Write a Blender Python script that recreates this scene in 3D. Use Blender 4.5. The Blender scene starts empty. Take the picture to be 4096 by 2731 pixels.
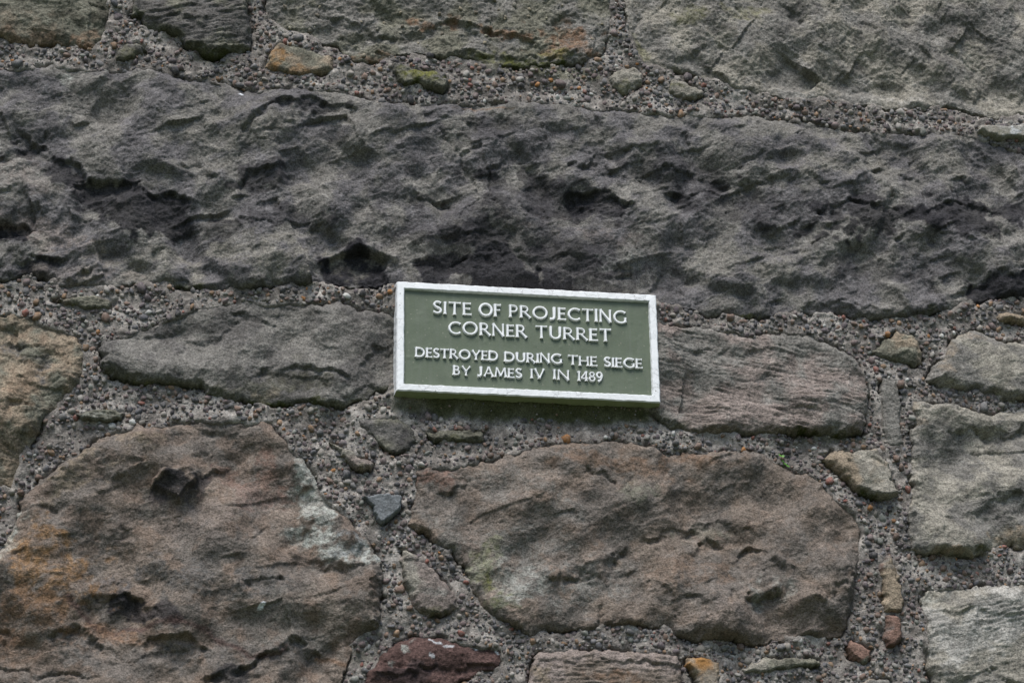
import bpy, bmesh, math, random
import numpy as np
from mathutils import Vector, Matrix

R = math.radians
S = bpy.context.scene
COL = S.collection

# ------------------------------------------------------------------ camera, sky, sun, exposure
AIM = np.array([0.0, -0.045, 3.44])          # wall point in the middle of the picture
DIST, LENS = 4.72, 85.0
PSI, PHI, ROLL = R(9.47), R(22.97), R(-0.90)
FWD = np.array([math.sin(PSI)*math.cos(PHI), math.cos(PSI)*math.cos(PHI), math.sin(PHI)])
r_ = np.cross(FWD, [0, 0, 1]); r_ /= np.linalg.norm(r_); u_ = np.cross(r_, FWD)
RIGHT = r_*math.cos(ROLL) + u_*math.sin(ROLL)
UP = u_*math.cos(ROLL) - r_*math.sin(ROLL)
CAM = AIM - DIST*FWD
cd = bpy.data.cameras.new('camera'); cam = bpy.data.objects.new('camera', cd); COL.objects.link(cam)
cam.matrix_world = Matrix(((RIGHT[0], UP[0], -FWD[0], CAM[0]), (RIGHT[1], UP[1], -FWD[1], CAM[1]),
                           (RIGHT[2], UP[2], -FWD[2], CAM[2]), (0, 0, 0, 1)))
cd.lens = LENS; cd.sensor_width = 36.0; cd.clip_end = 2000
S.camera = cam

SUN_EL, SUN_AZ = R(60), R(200)               # azimuth clockwise from +Y: the open sky side, a little to the left
w = bpy.data.worlds.new('World'); S.world = w; w.use_nodes = True
nt = w.node_tree
sky = nt.nodes.new('ShaderNodeTexSky'); sky.sky_type = 'NISHITA'; sky.sun_disc = False
sky.sun_elevation = SUN_EL; sky.sun_rotation = SUN_AZ; sky.dust_density = 1.5; sky.air_density = 1.0
nt.nodes['Background'].inputs[1].default_value = 0.05
nt.links.new(sky.outputs[0], nt.nodes['Background'].inputs[0])
sl = bpy.data.lights.new('sun', 'SUN'); sun = bpy.data.objects.new('sun', sl); COL.objects.link(sun)
sl.energy = 1.5; sl.angle = R(28); sl.color = (1.0, 0.97, 0.93)
sd = Vector((math.sin(SUN_AZ)*math.cos(SUN_EL), math.cos(SUN_AZ)*math.cos(SUN_EL), math.sin(SUN_EL)))
sun.rotation_euler = sd.to_track_quat('Z', 'Y').to_euler()
S.view_settings.view_transform = 'Standard'; S.view_settings.look = 'None'
S.view_settings.exposure = 1.42; S.view_settings.gamma = 1.0
S.view_settings.use_curve_mapping = False

# ------------------------------------------------------------------ photo pixel (2352 wide view) -> point on a plane in front of the wall
K = 4096/2352.0
FPX = LENS/36*4096
def wall_pt(px, py, y=-0.015):
    px = np.asarray(px, float)*K; py = np.asarray(py, float)*K
    d = (FWD[None] + np.multiply.outer((px.ravel()-2048)/FPX, RIGHT) - np.multiply.outer((py.ravel()-1365.5)/FPX, UP))
    t = (y-CAM[1])/d[:, 1]
    P = CAM[None] + d*t[:, None]
    return P[:, 0], P[:, 2]
def poly(pts, y=-0.015):
    a = np.array(pts, float)
    x, z = wall_pt(a[:, 0], a[:, 1], y)
    return np.stack([x, z], 1)
DPX = 0.00086                                # metres on the wall for one pixel of that view

# ------------------------------------------------------------------ noise
def _hash(ix, iy, seed):
    h = (ix.astype(np.int64)*374761393 + iy.astype(np.int64)*668265263 + seed*974634777) & 0xFFFFFFFF
    h = ((h ^ (h >> 13))*1274126177) & 0xFFFFFFFF
    h = ((h ^ (h >> 16))*2246822519) & 0xFFFFFFFF
    return (h ^ (h >> 15)) & 0xFFFFFF
def h01(ix, iy, seed): return _hash(ix, iy, seed)/16777215.0
def perlin(x, y, seed=0):
    ix = np.floor(x); iy = np.floor(y); fx = x-ix; fy = y-iy
    ux = fx*fx*fx*(fx*(fx*6-15)+10); uy = fy*fy*fy*(fy*(fy*6-15)+10)
    def g(a, b):
        an = h01(ix+a, iy+b, seed)*6.2831853
        return np.cos(an)*(fx-a) + np.sin(an)*(fy-b)
    a = g(0, 0); b = g(1, 0); c = g(0, 1); d = g(1, 1)
    return ((a+(b-a)*ux) + ((c+(d-c)*ux) - (a+(b-a)*ux))*uy)*1.5
def fbm(x, y, scale, seed, octv=4, gain=0.5):
    s = 0; a = 1.0; x = x/scale; y = y/scale
    for o in range(octv):
        s = s + a*perlin(x + 17.3*o, y - 9.1*o, seed+o*7); a *= gain; x = x*2.03; y = y*2.03
    return s
def scoops(x, y, scale, seed, tilt=0.5, k=1.0):
    """chipped rock: overlapping hollows, each a tilted bowl, with sharp ridges where they meet (about -0.6..0.6)"""
    x = x/scale; y = y/scale
    ix = np.floor(x); iy = np.floor(y); best = np.full(x.shape, 9.0)
    for a in (-1, 0, 1):
        for b in (-1, 0, 1):
            jx = ix+a; jy = iy+b
            dx = x-(jx+h01(jx, jy, seed)); dy = y-(jy+h01(jx, jy, seed+1))
            gx = (h01(jx, jy, seed+2)-.5)*2*tilt; gy = (h01(jx, jy, seed+3)-.5)*2*tilt
            v = h01(jx, jy, seed+4)*.5 + gx*dx + gy*dy + k*(dx*dx+dy*dy)
            best = np.minimum(best, v)
    return best - 0.45
def sstep(a, b, x):
    t = np.clip((x-a)/(b-a), 0, 1); return t*t*(3-2*t)
def warp(x, z):
    """the wander of stone outlines, the same everywhere so stones and mortar agree"""
    wx = 0.0050*fbm(x, z, 0.035, 11, 2) + 0.0028*fbm(x, z, 0.011, 13, 2)
    wz = 0.0050*fbm(x, z, 0.035, 21, 2) + 0.0028*fbm(x, z, 0.011, 23, 2)
    return x+wx, z+wz
def poly_dist(P, x, z):
    """signed distance to polygon, positive inside"""
    best = np.full(x.shape, 1e9); ins = np.zeros(x.shape, bool); n = len(P)
    for i in range(n):
        ax, az = P[i]; bx, bz = P[(i+1) % n]
        ex, ez = bx-ax, bz-az; L = ex*ex+ez*ez+1e-12
        t = np.clip(((x-ax)*ex+(z-az)*ez)/L, 0, 1)
        best = np.minimum(best, (x-ax-t*ex)**2+(z-az-t*ez)**2)
        c = (az > z) != (bz > z)
        ins ^= c & (x < (bx-ax)*(z-az)/(bz-az if abs(bz-az) > 1e-12 else 1e-12)+ax)
    d = np.sqrt(best)
    return np.where(ins, d, -d)
def line_field(P, x, z):
    """distance, signed distance below the line (line drawn left to right), overshoot past its ends"""
    best = np.full(x.shape, 1e9); sg = np.zeros(x.shape); ov = np.zeros(x.shape); n = len(P)-1
    for i in range(n):
        ax, az = P[i]; bx, bz = P[i+1]
        ex, ez = bx-ax, bz-az; L = math.hypot(ex, ez)+1e-9
        tr = ((x-ax)*ex+(z-az)*ez)/L; t = np.clip(tr, 0, L)
        d = np.hypot(x-ax-t*ex/L, z-az-t*ez/L)
        s = ((x-ax)*ez-(z-az)*ex)/L
        o = np.zeros(x.shape)
        if i == 0: o = np.maximum(o, -tr)
        if i == n-1: o = np.maximum(o, tr-L)
        m = d < best
        best = np.where(m, d, best); sg = np.where(m, s, sg); ov = np.where(m, o, ov)
    return best, sg, ov

# ------------------------------------------------------------------ materials
def mat(name):
    m = bpy.data.materials.new(name); m.use_nodes = True
    return m, m.node_tree.nodes, m.node_tree.links, m.node_tree.nodes['Principled BSDF']
def N(nodes, typ, **kw):
    n = nodes.new(typ)
    for k, v in kw.items():
        if k in n.inputs: n.inputs[k].default_value = v
        else: setattr(n, k, v)
    return n
def ramp(nodes, links, src, a, b, lo, hi):
    m = nodes.new('ShaderNodeMapRange'); m.inputs[1].default_value = a; m.inputs[2].default_value = b
    m.inputs[3].default_value = lo; m.inputs[4].default_value = hi
    links.new(src, m.inputs[0]); return m.outputs[0]
def rock_material(name, grain=0.58, bump=1.4, stretch=(0.9, 1.0, 1.1), attr='Col', fine=300.0, objcol=False, rough=0.92, dust=0.0):
    m, n, l, b = mat(name)
    b.inputs['Roughness'].default_value = rough
    b.inputs['Specular IOR Level'].default_value = 0.10
    tc = n.new('ShaderNodeNewGeometry'); mp = n.new('ShaderNodeMapping'); mp.inputs['Scale'].default_value = stretch
    l.new(tc.outputs['Position'], mp.inputs['Vector'])
    if objcol: c = n.new('ShaderNodeObjectInfo'); csrc = c.outputs['Color']
    else: c = n.new('ShaderNodeAttribute'); c.attribute_name = attr; csrc = c.outputs['Color']
    g1 = N(n, 'ShaderNodeTexNoise', Scale=fine, Detail=2.0, Roughness=0.7); l.new(mp.outputs[0], g1.inputs['Vector'])
    g2 = N(n, 'ShaderNodeTexNoise', Scale=fine*0.28, Detail=3.0, Roughness=0.6); l.new(mp.outputs[0], g2.inputs['Vector'])
    f1 = ramp(n, l, g1.outputs[0], 0.28, 0.72, 1-grain, 1+grain)
    f2 = ramp(n, l, g2.outputs[0], 0.3, 0.7, 1-grain*.45, 1+grain*.45)
    if dust:
        dn = N(n, 'ShaderNodeTexNoise', Scale=150.0, Detail=3.0, Roughness=0.7); l.new(tc.outputs['Position'], dn.inputs['Vector'])
        dm = n.new('ShaderNodeMix'); dm.data_type = 'RGBA'; dm.inputs['B'].default_value = (.24, .22, .20, 1)
        l.new(ramp(n, l, dn.outputs[0], .42, .66, 0, dust), dm.inputs['Factor']); l.new(csrc, dm.inputs['A']); csrc = dm.outputs['Result']
    mu = n.new('ShaderNodeMath'); mu.operation = 'MULTIPLY'; l.new(f1, mu.inputs[0]); l.new(f2, mu.inputs[1])
    vm = n.new('ShaderNodeVectorMath'); vm.operation = 'SCALE'; l.new(csrc, vm.inputs[0]); l.new(mu.outputs[0], vm.inputs['Scale'])
    l.new(vm.outputs[0], b.inputs['Base Color'])
    ad = n.new('ShaderNodeMath'); ad.operation = 'MULTIPLY_ADD'; ad.inputs[1].default_value = 0.6
    l.new(g1.outputs[0], ad.inputs[0]); l.new(g2.outputs[0], ad.inputs[2])
    bp = n.new('ShaderNodeBump'); bp.inputs['Strength'].default_value = 0.85; bp.inputs['Distance'].default_value = 0.0022*bump
    l.new(ad.outputs[0], bp.inputs['Height']); l.new(bp.outputs[0], b.inputs['Normal'])
    return m
M_ROCK = rock_material('weathered_sandstone')
M_FINE = rock_material('fine_grained_stone', grain=0.42, bump=0.8)
M_MORTAR = rock_material('gritty_lime_mortar', grain=0.5, bump=1.5, stretch=(1, 1, 1), fine=330.0)
M_PEB = rock_material('pebble_fill_stone', grain=0.22, bump=0.15, stretch=(1, 1, 1), rough=0.7, dust=.5)
M_PEBO = rock_material('pebble_stone', grain=0.22, bump=0.15, stretch=(1, 1, 1), objcol=True, rough=0.7, dust=.45)

def mesh_obj(name, verts, faces, material, parent=None, cols=None, smooth=True):
    """verts (n,3), faces (m,3|4) arrays -> one mesh object"""
    me = bpy.data.meshes.new(name)
    verts = np.asarray(verts, np.float32); faces = np.asarray(faces, np.int32)
    k = faces.shape[1]
    me.vertices.add(len(verts)); me.vertices.foreach_set('co', verts.ravel())
    me.loops.add(faces.size); me.loops.foreach_set('vertex_index', faces.ravel())
    me.polygons.add(len(faces)); me.polygons.foreach_set('loop_start', np.arange(0, faces.size, k, dtype=np.int32))
    me.polygons.foreach_set('use_smooth', np.full(len(faces), smooth))
    me.update(calc_edges=True)
    if cols is not None:
        at = me.color_attributes.new('Col', 'FLOAT_COLOR', 'POINT')
        c4 = np.ones((len(verts), 4), np.float32); c4[:, :3] = cols
        at.data.foreach_set('color', c4.ravel())
    me.materials.append(material)
    o = bpy.data.objects.new(name, me); COL.objects.link(o); o.parent = parent
    return o
def grid_faces(keep, nx, nz):
    """quads of an nz x nx vertex grid for the kept cells, facing -Y; returns used vertex ids and remapped faces"""
    j, i = np.nonzero(keep)
    a = j*nx+i
    f = np.stack([a, a+1, a+nx+1, a+nx], 1)
    used, inv = np.unique(f, return_inverse=True)
    return used, inv.reshape(f.shape)
def sheet(name, x0, x1, z0, z1, step, hfun, cfun, keepfun, material, parent):
    nx = max(3, int(math.ceil((x1-x0)/step))+1); nz = max(3, int(math.ceil((z1-z0)/step))+1)
    gx, gz = np.meshgrid(np.linspace(x0, x1, nx), np.linspace(z0, z1, nz))
    return nx, nz, gx, gz

# ------------------------------------------------------------------ the ground
m, n, l, b = mat('mown_grass'); b.inputs['Roughness'].default_value = 0.9
tn = N(n, 'ShaderNodeTexNoise', Scale=3.0, Detail=6.0)
rp = n.new('ShaderNodeValToRGB'); rp.color_ramp.elements[0].color = (0.032, 0.048, 0.020, 1); rp.color_ramp.elements[1].color = (0.075, 0.098, 0.045, 1)
g = n.new('ShaderNodeNewGeometry'); l.new(g.outputs['Position'], tn.inputs['Vector']); l.new(tn.outputs[0], rp.inputs[0]); l.new(rp.outputs[0], b.inputs['Base Color'])
M_GRASS = m
gnd = mesh_obj('ground', [(-400, -400, 0), (400, -400, 0), (400, 400, 0), (-400, 400, 0)], [(0, 1, 2, 3)], M_GRASS, smooth=False)
gnd['kind'] = 'structure'

# ------------------------------------------------------------------ the wall
WALL = bpy.data.objects.new('stone_wall', None); COL.objects.link(WALL)
WALL['label'] = 'old rubble wall of big rough sandstone blocks in pebbly mortar behind the plaque'
WALL['category'] = 'wall'

# rock colours (linear reflectance)
C = dict(
    grey=(0.152, 0.142, 0.126), dgrey=(0.098, 0.091, 0.084), purple=(0.108, 0.101, 0.102), pink=(0.19, 0.152, 0.132),
    beige=(0.230, 0.210, 0.170), pale=(0.290, 0.275, 0.245), olive=(0.130, 0.124, 0.092), brown=(0.152, 0.119, 0.094), gbrown=(0.120, 0.102, 0.087),
    tan=(0.220, 0.170, 0.115), rust=(0.190, 0.100, 0.048), orange=(0.260, 0.135, 0.045), red=(0.080, 0.047, 0.041),
    crust=(0.028, 0.027, 0.030), moss=(0.050, 0.056, 0.018), ymoss=(0.130, 0.130, 0.040), lichen=(0.34, 0.35, 0.31),
    white=(0.62, 0.64, 0.66), slate=(0.140, 0.150, 0.158), redbrown=(0.170, 0.098, 0.072), dolive=(0.070, 0.066, 0.048))
def tone(k, v):
    v = np.array(v); g = v @ np.array([.3, .55, .15])
    if k in ('crust', 'moss', 'white', 'ymoss'): return v
    sat = dict(orange=.95, red=.85, rust=.72, lichen=.8).get(k, .80)
    return (g + (v-g)*sat)*dict(lichen=1.0, pale=1.08, beige=1.03).get(k, 1.14)
C = {k: tone(k, v) for k, v in C.items()}

STONES = []
def stone(pts, c1, c2, h=0.025, edge=0.012, big=0.0, mid=0.0, small=0.0, rough=1.0, bed=0.0, bang=0, crust=0.0,
          rust=0.0, rustc='rust', lich=0.0, moss=0.0, feats=(), pat=(), wob=1.0, lo=0.009, mat=None, label=None, tx=0.0, tz=0.0, incl=0, mvar=.5, fs=1.0):
    STONES.append(dict(P=poly(pts), c1=C[c1], c2=C[c2], h=.009+(h-.004)*.72 if h > .024 else .014+(h-.004)*.85, edge=edge, big=big, mid=mid, small=small, rough=rough, bed=bed,
                       bang=R(bang), crust=crust, rust=rust, rustc=C[rustc], lich=lich, moss=moss, feats=feats, pat=pat,
                       lo=lo, mvar=mvar, fs=fs, mat=mat or M_ROCK, label=label, tx=tx, tz=tz, incl=incl))

# ---- top row
stone([(-190,-130),(120,-150),(248,-120),(251,0),(251,34),(244,68),(236,92),(212,108),(171,106),(130,97),(68,104),(20,96),(0,85),(-60,92),(-180,70)],
      'dolive', 'olive', h=0.034, edge=0.03, big=.010, mid=.012, small=.005, rough=1.2,
      pat=[('e',80,90,170,22,0,'rust',.55),('e',190,90,50,30,0,'rust',.5),('e',60,60,120,40,0,'tan',.35)])
stone([(318,-120),(569,-140),(569,0),(571,27),(578,68),(574,109),(554,120),(513,123),(496,132),(472,132),(455,116),(430,106),(410,85),(376,72),(335,62),(325,38),(301,34),(301,20),(309,0)],
      'dgrey', 'olive', h=0.034, edge=0.018, big=.010, mid=.009, small=.005, bed=.003, bang=12, moss=.5,
      feats=[('s',[(310,28),(400,34),(470,50)],.008,22),('s',[(440,95),(520,108),(560,100)],.010,14)],
      pat=[('e',480,122,50,14,0,'moss',.8),('e',540,112,40,10,0,'moss',.7)])
stone([(605,-130),(1000,-150),(1395,-130),(1406,0),(1404,41),(1397,82),(1387,123),(1370,137),(1329,144),(1288,150),(1254,150),(1203,154),(1151,147),(1100,140),(1066,133),(1014,130),(946,116),(888,130),(844,144),(809,137),(775,100),(735,96),(700,78),(660,72),(632,50),(608,27)],
      'olive', 'grey', h=0.026, edge=0.02, big=.010, mid=.011, small=.008, rough=2.0, incl=90,
      feats=[('s',[(775,34),(840,58),(900,62)],.010,30),('s',[(950,52),(1010,38),(1080,44),(1180,70),(1240,92)],.011,40),('s',[(1050,110),(1150,118),(1260,122),(1380,110)],.012,16)],
      pat=[('e',1010,44,90,11,4,'rust',.7),('e',1150,66,110,14,12,'rust',.75),('e',1310,92,90,44,0,'rust',.7),('e',1330,70,70,16,8,'rust',.5),('e',860,128,60,14,0,'rust',.5),
           ('e',1240,140,110,12,0,'moss',.9),('e',1120,124,70,14,0,'ymoss',.5),('e',1290,120,70,12,0,'ymoss',.5)])
stone([(1438,-130),(1900,-160),(2480,-130),(2530,60),(2490,265),(2352,267),(2317,270),(2283,270),(2249,260),(2215,249),(2180,239),(2129,248),(2061,248),(2027,243),(1992,236),(1958,236),(1917,229),(1890,222),(1856,229),(1804,222),(1767,215),(1726,207),(1685,202),(1651,186),(1616,178),(1575,167),(1548,161),(1527,161),(1486,144),(1459,113),(1442,68),(1435,27)],
      'beige', 'grey', h=0.034, edge=0.022, big=.014, mid=.024, small=.007, rough=1.7, bang=-35,
      feats=[('p',1835,35,34,22,-40,.012),('p',2010,120,26,18,0,.008),('p',1610,120,18,12,0,.006)],
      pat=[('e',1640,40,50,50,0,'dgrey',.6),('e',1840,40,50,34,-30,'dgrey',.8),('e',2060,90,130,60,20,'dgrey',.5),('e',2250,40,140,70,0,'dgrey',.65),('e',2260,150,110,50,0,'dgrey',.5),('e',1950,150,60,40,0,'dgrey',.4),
           ('e',1590,30,40,30,0,'ymoss',.35),('e',1720,20,50,24,0,'ymoss',.3),('e',1870,215,90,14,10,'pale',.6),('e',2100,225,140,16,4,'pale',.5),('e',1470,110,16,60,-10,'ymoss',.35)])
# ---- the giant band
stone([(-190,150),(0,159),(68,155),(120,147),(154,155),(205,159),(256,164),(308,157),(359,157),(393,167),(420,178),(478,181),(513,186),(564,205),(598,205),(649,200),(718,202),(786,205),(809,215),(857,229),(912,236),(980,236),(1055,236),(1117,236),(1185,229),(1247,236),(1308,236),(1356,246),(1424,251),(1493,256),(1548,263),(1593,260),(1651,267),(1736,263),(1760,273),(1839,273),(1890,287),(1958,296),(2061,304),(2112,304),(2163,301),(2232,311),(2266,321),(2300,333),(2334,345),(2380,358),(2470,372),(2520,520),(2490,680),(2352,681),(2300,681),(2266,688),(2215,701),(2180,713),(2129,722),(2095,725),(2027,730),(1975,729),(1924,718),(1890,722),(1822,718),(1753,727),(1702,725),(1633,722),(1582,708),(1548,701),(1510,690),(1400,674),(1200,663),(1000,655),(920,653),(861,654),(837,660),(804,660),(769,653),(684,653),(581,660),(513,665),(461,664),(410,653),(359,653),(308,645),(273,655),(205,659),(144,657),(130,643),(68,630),(0,643),(-60,645),(-170,640),(-220,400)],
      'grey', 'purple', h=0.040, edge=0.030, big=.015, mid=.0170, small=.009, rough=1.35, bang=20, crust=.13, mvar=.9, fs=.72,
      label='very long grey block with black crusted hollows above the plaque',
      feats=[('s',[(65,297),(89,318),(130,355),(164,362),(191,383),(239,407),(290,407),(342,427),(393,441),(430,458)],.020,52),
             ('s',[(5,350),(50,318),(85,298)],.013,24),('c',[(-120,496),(0,500),(62,503),(88,522),(60,540),(-120,548)],-.026,.010),
             ('s',[(547,306),(581,262),(649,222),(718,219),(810,240)],.017,34),('s',[(554,408),(600,378),(655,366)],.014,40),
             ('s',[(434,376),(462,372),(492,390)],.012,20),('s',[(600,300),(660,275),(740,262)],.008,20),
             ('s',[(1018,272),(1050,266),(1090,274),(1113,300)],.008,18),
             ('g',[(1021,297),(1059,338),(1062,379),(1083,410),(1134,461)],.006,5),('g',[(1134,369),(1130,444)],.005,4),
             ('s',[(1062,345),(1134,318)],.010,16),('s',[(1098,384),(1150,360)],.010,16),('s',[(1072,478),(1117,441)],.011,14),
             ('s',[(1310,448),(1356,431),(1407,434),(1440,458)],.018,40),('s',[(1300,378),(1353,361),(1442,337),(1500,326)],.013,34),
             ('s',[(1460,400),(1530,384),(1600,386),(1640,396)],.012,28),('s',[(1545,440),(1610,428),(1660,440)],.012,26),
             ('c',[(740,590),(772,572),(828,556),(868,574),(900,590),(884,612),(886,640),(862,655),(800,656),(776,636)],-.040,.010),('g',[(738,588),(772,568),(828,550),(868,568),(905,586)],-.012,13),('s',[(560,500),(640,508),(700,498),(760,520)],.010,24),
             ('s',[(1000,545),(1040,540),(1100,530),(1137,525)],.012,26),('s',[(930,598),(1000,585),(1070,578),(1130,590)],.009,44),
             ('g',[(1178,531),(1178,572),(1195,599),(1247,630)],.007,8),('s',[(1200,590),(1300,580),(1400,592),(1440,610)],.009,44),
             ('s',[(1661,398),(1712,417),(1804,400)],.013,30),('s',[(1700,372),(1735,352)],.009,18),('s',[(1934,424),(1990,395),(2037,372)],.014,26),
             ('s',[(2085,396),(2125,370)],.010,20),('s',[(1880,470),(1960,455),(2060,470)],.013,36),('s',[(2140,470),(2230,455),(2300,470)],.013,36),
             ('s',[(1760,520),(1840,500),(1900,515)],.012,30),('s',[(2070,540),(2150,525),(2230,545)],.012,30),('s',[(2205,660),(2260,625),(2360,618)],.009,40),
             ('s',[(1860,700),(1940,684),(2040,700)],.010,18),('s',[(40,596),(90,580),(140,588)],.020,34),('s',[(144,652),(190,612),(225,608)],.016,22),
             ('s',[(372,640),(417,632),(440,642)],.012,14),('s',[(-40,430),(60,420),(120,440)],.008,30),('s',[(900,430),(980,440),(1050,470)],.010,28)],
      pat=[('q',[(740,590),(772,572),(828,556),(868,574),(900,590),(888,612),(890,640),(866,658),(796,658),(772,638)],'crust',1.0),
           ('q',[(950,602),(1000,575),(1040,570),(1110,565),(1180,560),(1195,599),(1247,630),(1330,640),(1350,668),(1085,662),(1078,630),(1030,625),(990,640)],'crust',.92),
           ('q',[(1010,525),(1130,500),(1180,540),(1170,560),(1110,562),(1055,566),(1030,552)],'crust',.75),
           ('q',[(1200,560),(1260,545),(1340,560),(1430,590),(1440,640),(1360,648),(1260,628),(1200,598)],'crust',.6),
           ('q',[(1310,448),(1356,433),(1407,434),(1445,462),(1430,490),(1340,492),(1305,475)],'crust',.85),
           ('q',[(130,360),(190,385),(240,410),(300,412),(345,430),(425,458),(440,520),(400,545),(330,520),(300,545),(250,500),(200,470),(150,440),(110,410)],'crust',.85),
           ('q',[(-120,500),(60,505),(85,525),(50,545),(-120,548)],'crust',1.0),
           ('q',[(2215,692),(2225,640),(2280,625),(2400,615),(2400,682),(2290,686)],'crust',.92),('e',90,610,60,24,-15,'crust',.8),
           ('e',1200,540,280,95,8,'crust',.36),('e',60,330,46,22,-20,'crust',.7),
           ('e',1250,450,130,60,10,'crust',.55),('e',1560,400,120,50,0,'crust',.45),('e',1700,460,120,50,0,'crust',.45),('e',1990,490,150,44,-5,'crust',.7),('e',2230,490,130,50,0,'crust',.75),
           ('e',2000,610,110,30,8,'crust',.4),('e',1130,290,60,30,0,'crust',.45),('e',720,235,80,16,0,'crust',.5),('e',600,400,60,36,-20,'crust',.6),('e',500,520,60,30,0,'crust',.5),('e',650,490,100,26,0,'crust',.5),
           ('e',120,540,150,40,20,'pink',.55),('e',60,390,60,46,20,'pink',.35),('e',170,620,120,24,0,'pink',.35),('e',1350,530,120,26,10,'pink',.25),('e',1450,600,60,30,0,'lichen',.18),
           ('e',562,212,14,6,0,'white',.9),('e',150,178,14,16,-30,'lichen',.5),('e',1110,236,70,5,-3,'rust',.6),('e',640,590,180,44,0,'beige',.45),('e',330,590,160,40,0,'beige',.4),('e',520,300,160,60,0,'beige',.2),
           ('e',1840,250,150,16,4,'beige',.3),('e',1680,600,160,50,0,'beige',.25),('e',2060,330,200,40,8,'beige',.3),('e',1900,360,110,50,0,'beige',.3),
           ('e',1930,722,90,6,0,'moss',.8),('e',2130,712,60,8,-12,'moss',.5),('e',1720,722,50,6,0,'ymoss',.5),('e',720,648,60,8,0,'moss',.7),('e',420,650,50,8,0,'moss',.6)])
# ---- middle row
stone([(-170,700),(-60,716),(0,725),(44,720),(75,729),(109,744),(144,756),(171,768),(188,787),(193,814),(197,835),(193,859),(178,879),(161,903),(144,920),(123,939),(106,965),(89,985),(75,1005),(62,1033),(58,1039),(41,1073),(27,1114),(0,1118),(-60,1126),(-160,1100),(-200,900)],
      'tan', 'olive', h=0.034, edge=0.026, big=.016, mid=.011, small=.006, rough=1.5, crust=.05, rust=.25,
      feats=[('p',34,795,20,22,-40,.014),('p',106,836,40,26,-20,.016),('s',[(60,860),(110,880),(150,876)],.006,20),('s',[(20,925),(55,930)],.008,16)],
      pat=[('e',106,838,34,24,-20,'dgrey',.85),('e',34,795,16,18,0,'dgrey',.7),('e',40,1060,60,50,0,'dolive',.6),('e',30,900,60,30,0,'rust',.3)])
stone([(222,797),(239,780),(291,766),(342,749),(393,729),(444,712),(479,703),(530,695),(598,693),(684,695),(752,695),(804,696),(826,710),(878,712),(901,722),(960,730),(960,880),(901,893),(861,896),(843,917),(809,920),(786,937),(718,927),(667,927),(615,925),(564,924),(513,913),(479,903),(461,886),(410,884),(342,882),(301,876),(267,865),(239,855),(226,838),(232,818)],
      'grey', 'dgrey', h=0.020, edge=0.020, big=.016, mid=.006, small=.004, bang=-8, moss=.4,
      feats=[('g',[(427,797),(441,780),(485,773),(547,735)],.005,5),('s',[(427,797),(441,780),(470,776)],.007,10),('s',[(545,706),(580,718),(618,730)],.008,12),('s',[(600,850),(640,826),(700,830),(780,850)],.010,30),('s',[(830,840),(860,800),(890,790)],.008,22),('s',[(790,894),(850,880),(905,895)],.009,20)],
      pat=[('e',680,862,90,34,0,'dolive',.7),('e',560,892,90,14,-4,'olive',.6),('e',590,902,40,10,0,'tan',.4),('e',640,922,160,8,0,'moss',.8),('e',330,876,70,6,0,'ymoss',.5),('e',260,840,40,22,0,'dgrey',.5),('e',450,830,160,40,0,'grey',.5)])
stone([(1470,742),(1513,742),(1548,746),(1599,746),(1633,753),(1685,763),(1733,771),(1767,761),(1832,761),(1873,773),(1907,787),(1941,804),(1968,828),(1989,859),(1999,893),(1996,937),(1989,968),(1982,995),(1941,1002),(1890,1000),(1822,995),(1736,995),(1651,994),(1582,990),(1540,987),(1522,965),(1490,945)],
      'pink', 'grey', h=0.022, edge=0.022, big=.014, mid=.006, small=.003, bed=.0030, bang=-9, rough=.9, moss=.3,
      feats=[('p',1765,868,22,18,0,.010),('s',[(1550,958),(1650,980),(1740,996)],.007,14),('s',[(1600,800),(1700,790),(1790,800)],.006,30)],
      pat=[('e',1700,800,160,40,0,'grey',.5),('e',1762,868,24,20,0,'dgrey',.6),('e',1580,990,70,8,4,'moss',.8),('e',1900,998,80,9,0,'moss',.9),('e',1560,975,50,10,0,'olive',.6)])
stone([(2187,780),(2204,766),(2239,758),(2266,763),(2293,780),(2352,784),(2440,780),(2500,850),(2450,915),(2352,917),(2317,915),(2266,903),(2249,896),(2198,893),(2156,889),(2133,879),(2131,862),(2146,842),(2170,821)],
      'grey', 'beige', h=0.024, edge=0.022, big=.010, mid=.006, small=.003, rough=.8, pat=[('e',2180,800,20,40,25,'tan',.5),('e',2240,765,40,8,0,'tan',.4)])
stone([(2109,917),(2129,922),(2163,924),(2198,930),(2249,947),(2276,951),(2300,941),(2352,941),(2450,938),(2520,1080),(2470,1262),(2352,1254),(2300,1251),(2266,1265),(2232,1278),(2198,1277),(2163,1270),(2112,1268),(2092,1258),(2086,1214),(2092,1152),(2098,1118),(2092,1084),(2093,1032),(2095,995),(2102,961),(2098,930)],
      'grey', 'beige', h=0.032, edge=0.022, big=.018, mid=.008, small=.0035, rough=.9,
      feats=[('s',[(2270,975),(2310,985),(2380,972)],.012,30),('s',[(2200,985),(2240,975),(2280,990)],.007,24),('s',[(2240,1170),(2290,1140),(2370,1125)],.008,50)],
      pat=[('e',2310,1165,50,40,-20,'dgrey',.6),('e',2110,940,20,30,0,'tan',.5),('e',2170,1262,80,8,3,'tan',.8),('e',2320,1228,56,18,-4,'tan',.8),('e',2320,1250,70,10,0,'moss',.6),('e',2190,1010,60,60,0,'dgrey',.3)])
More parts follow.
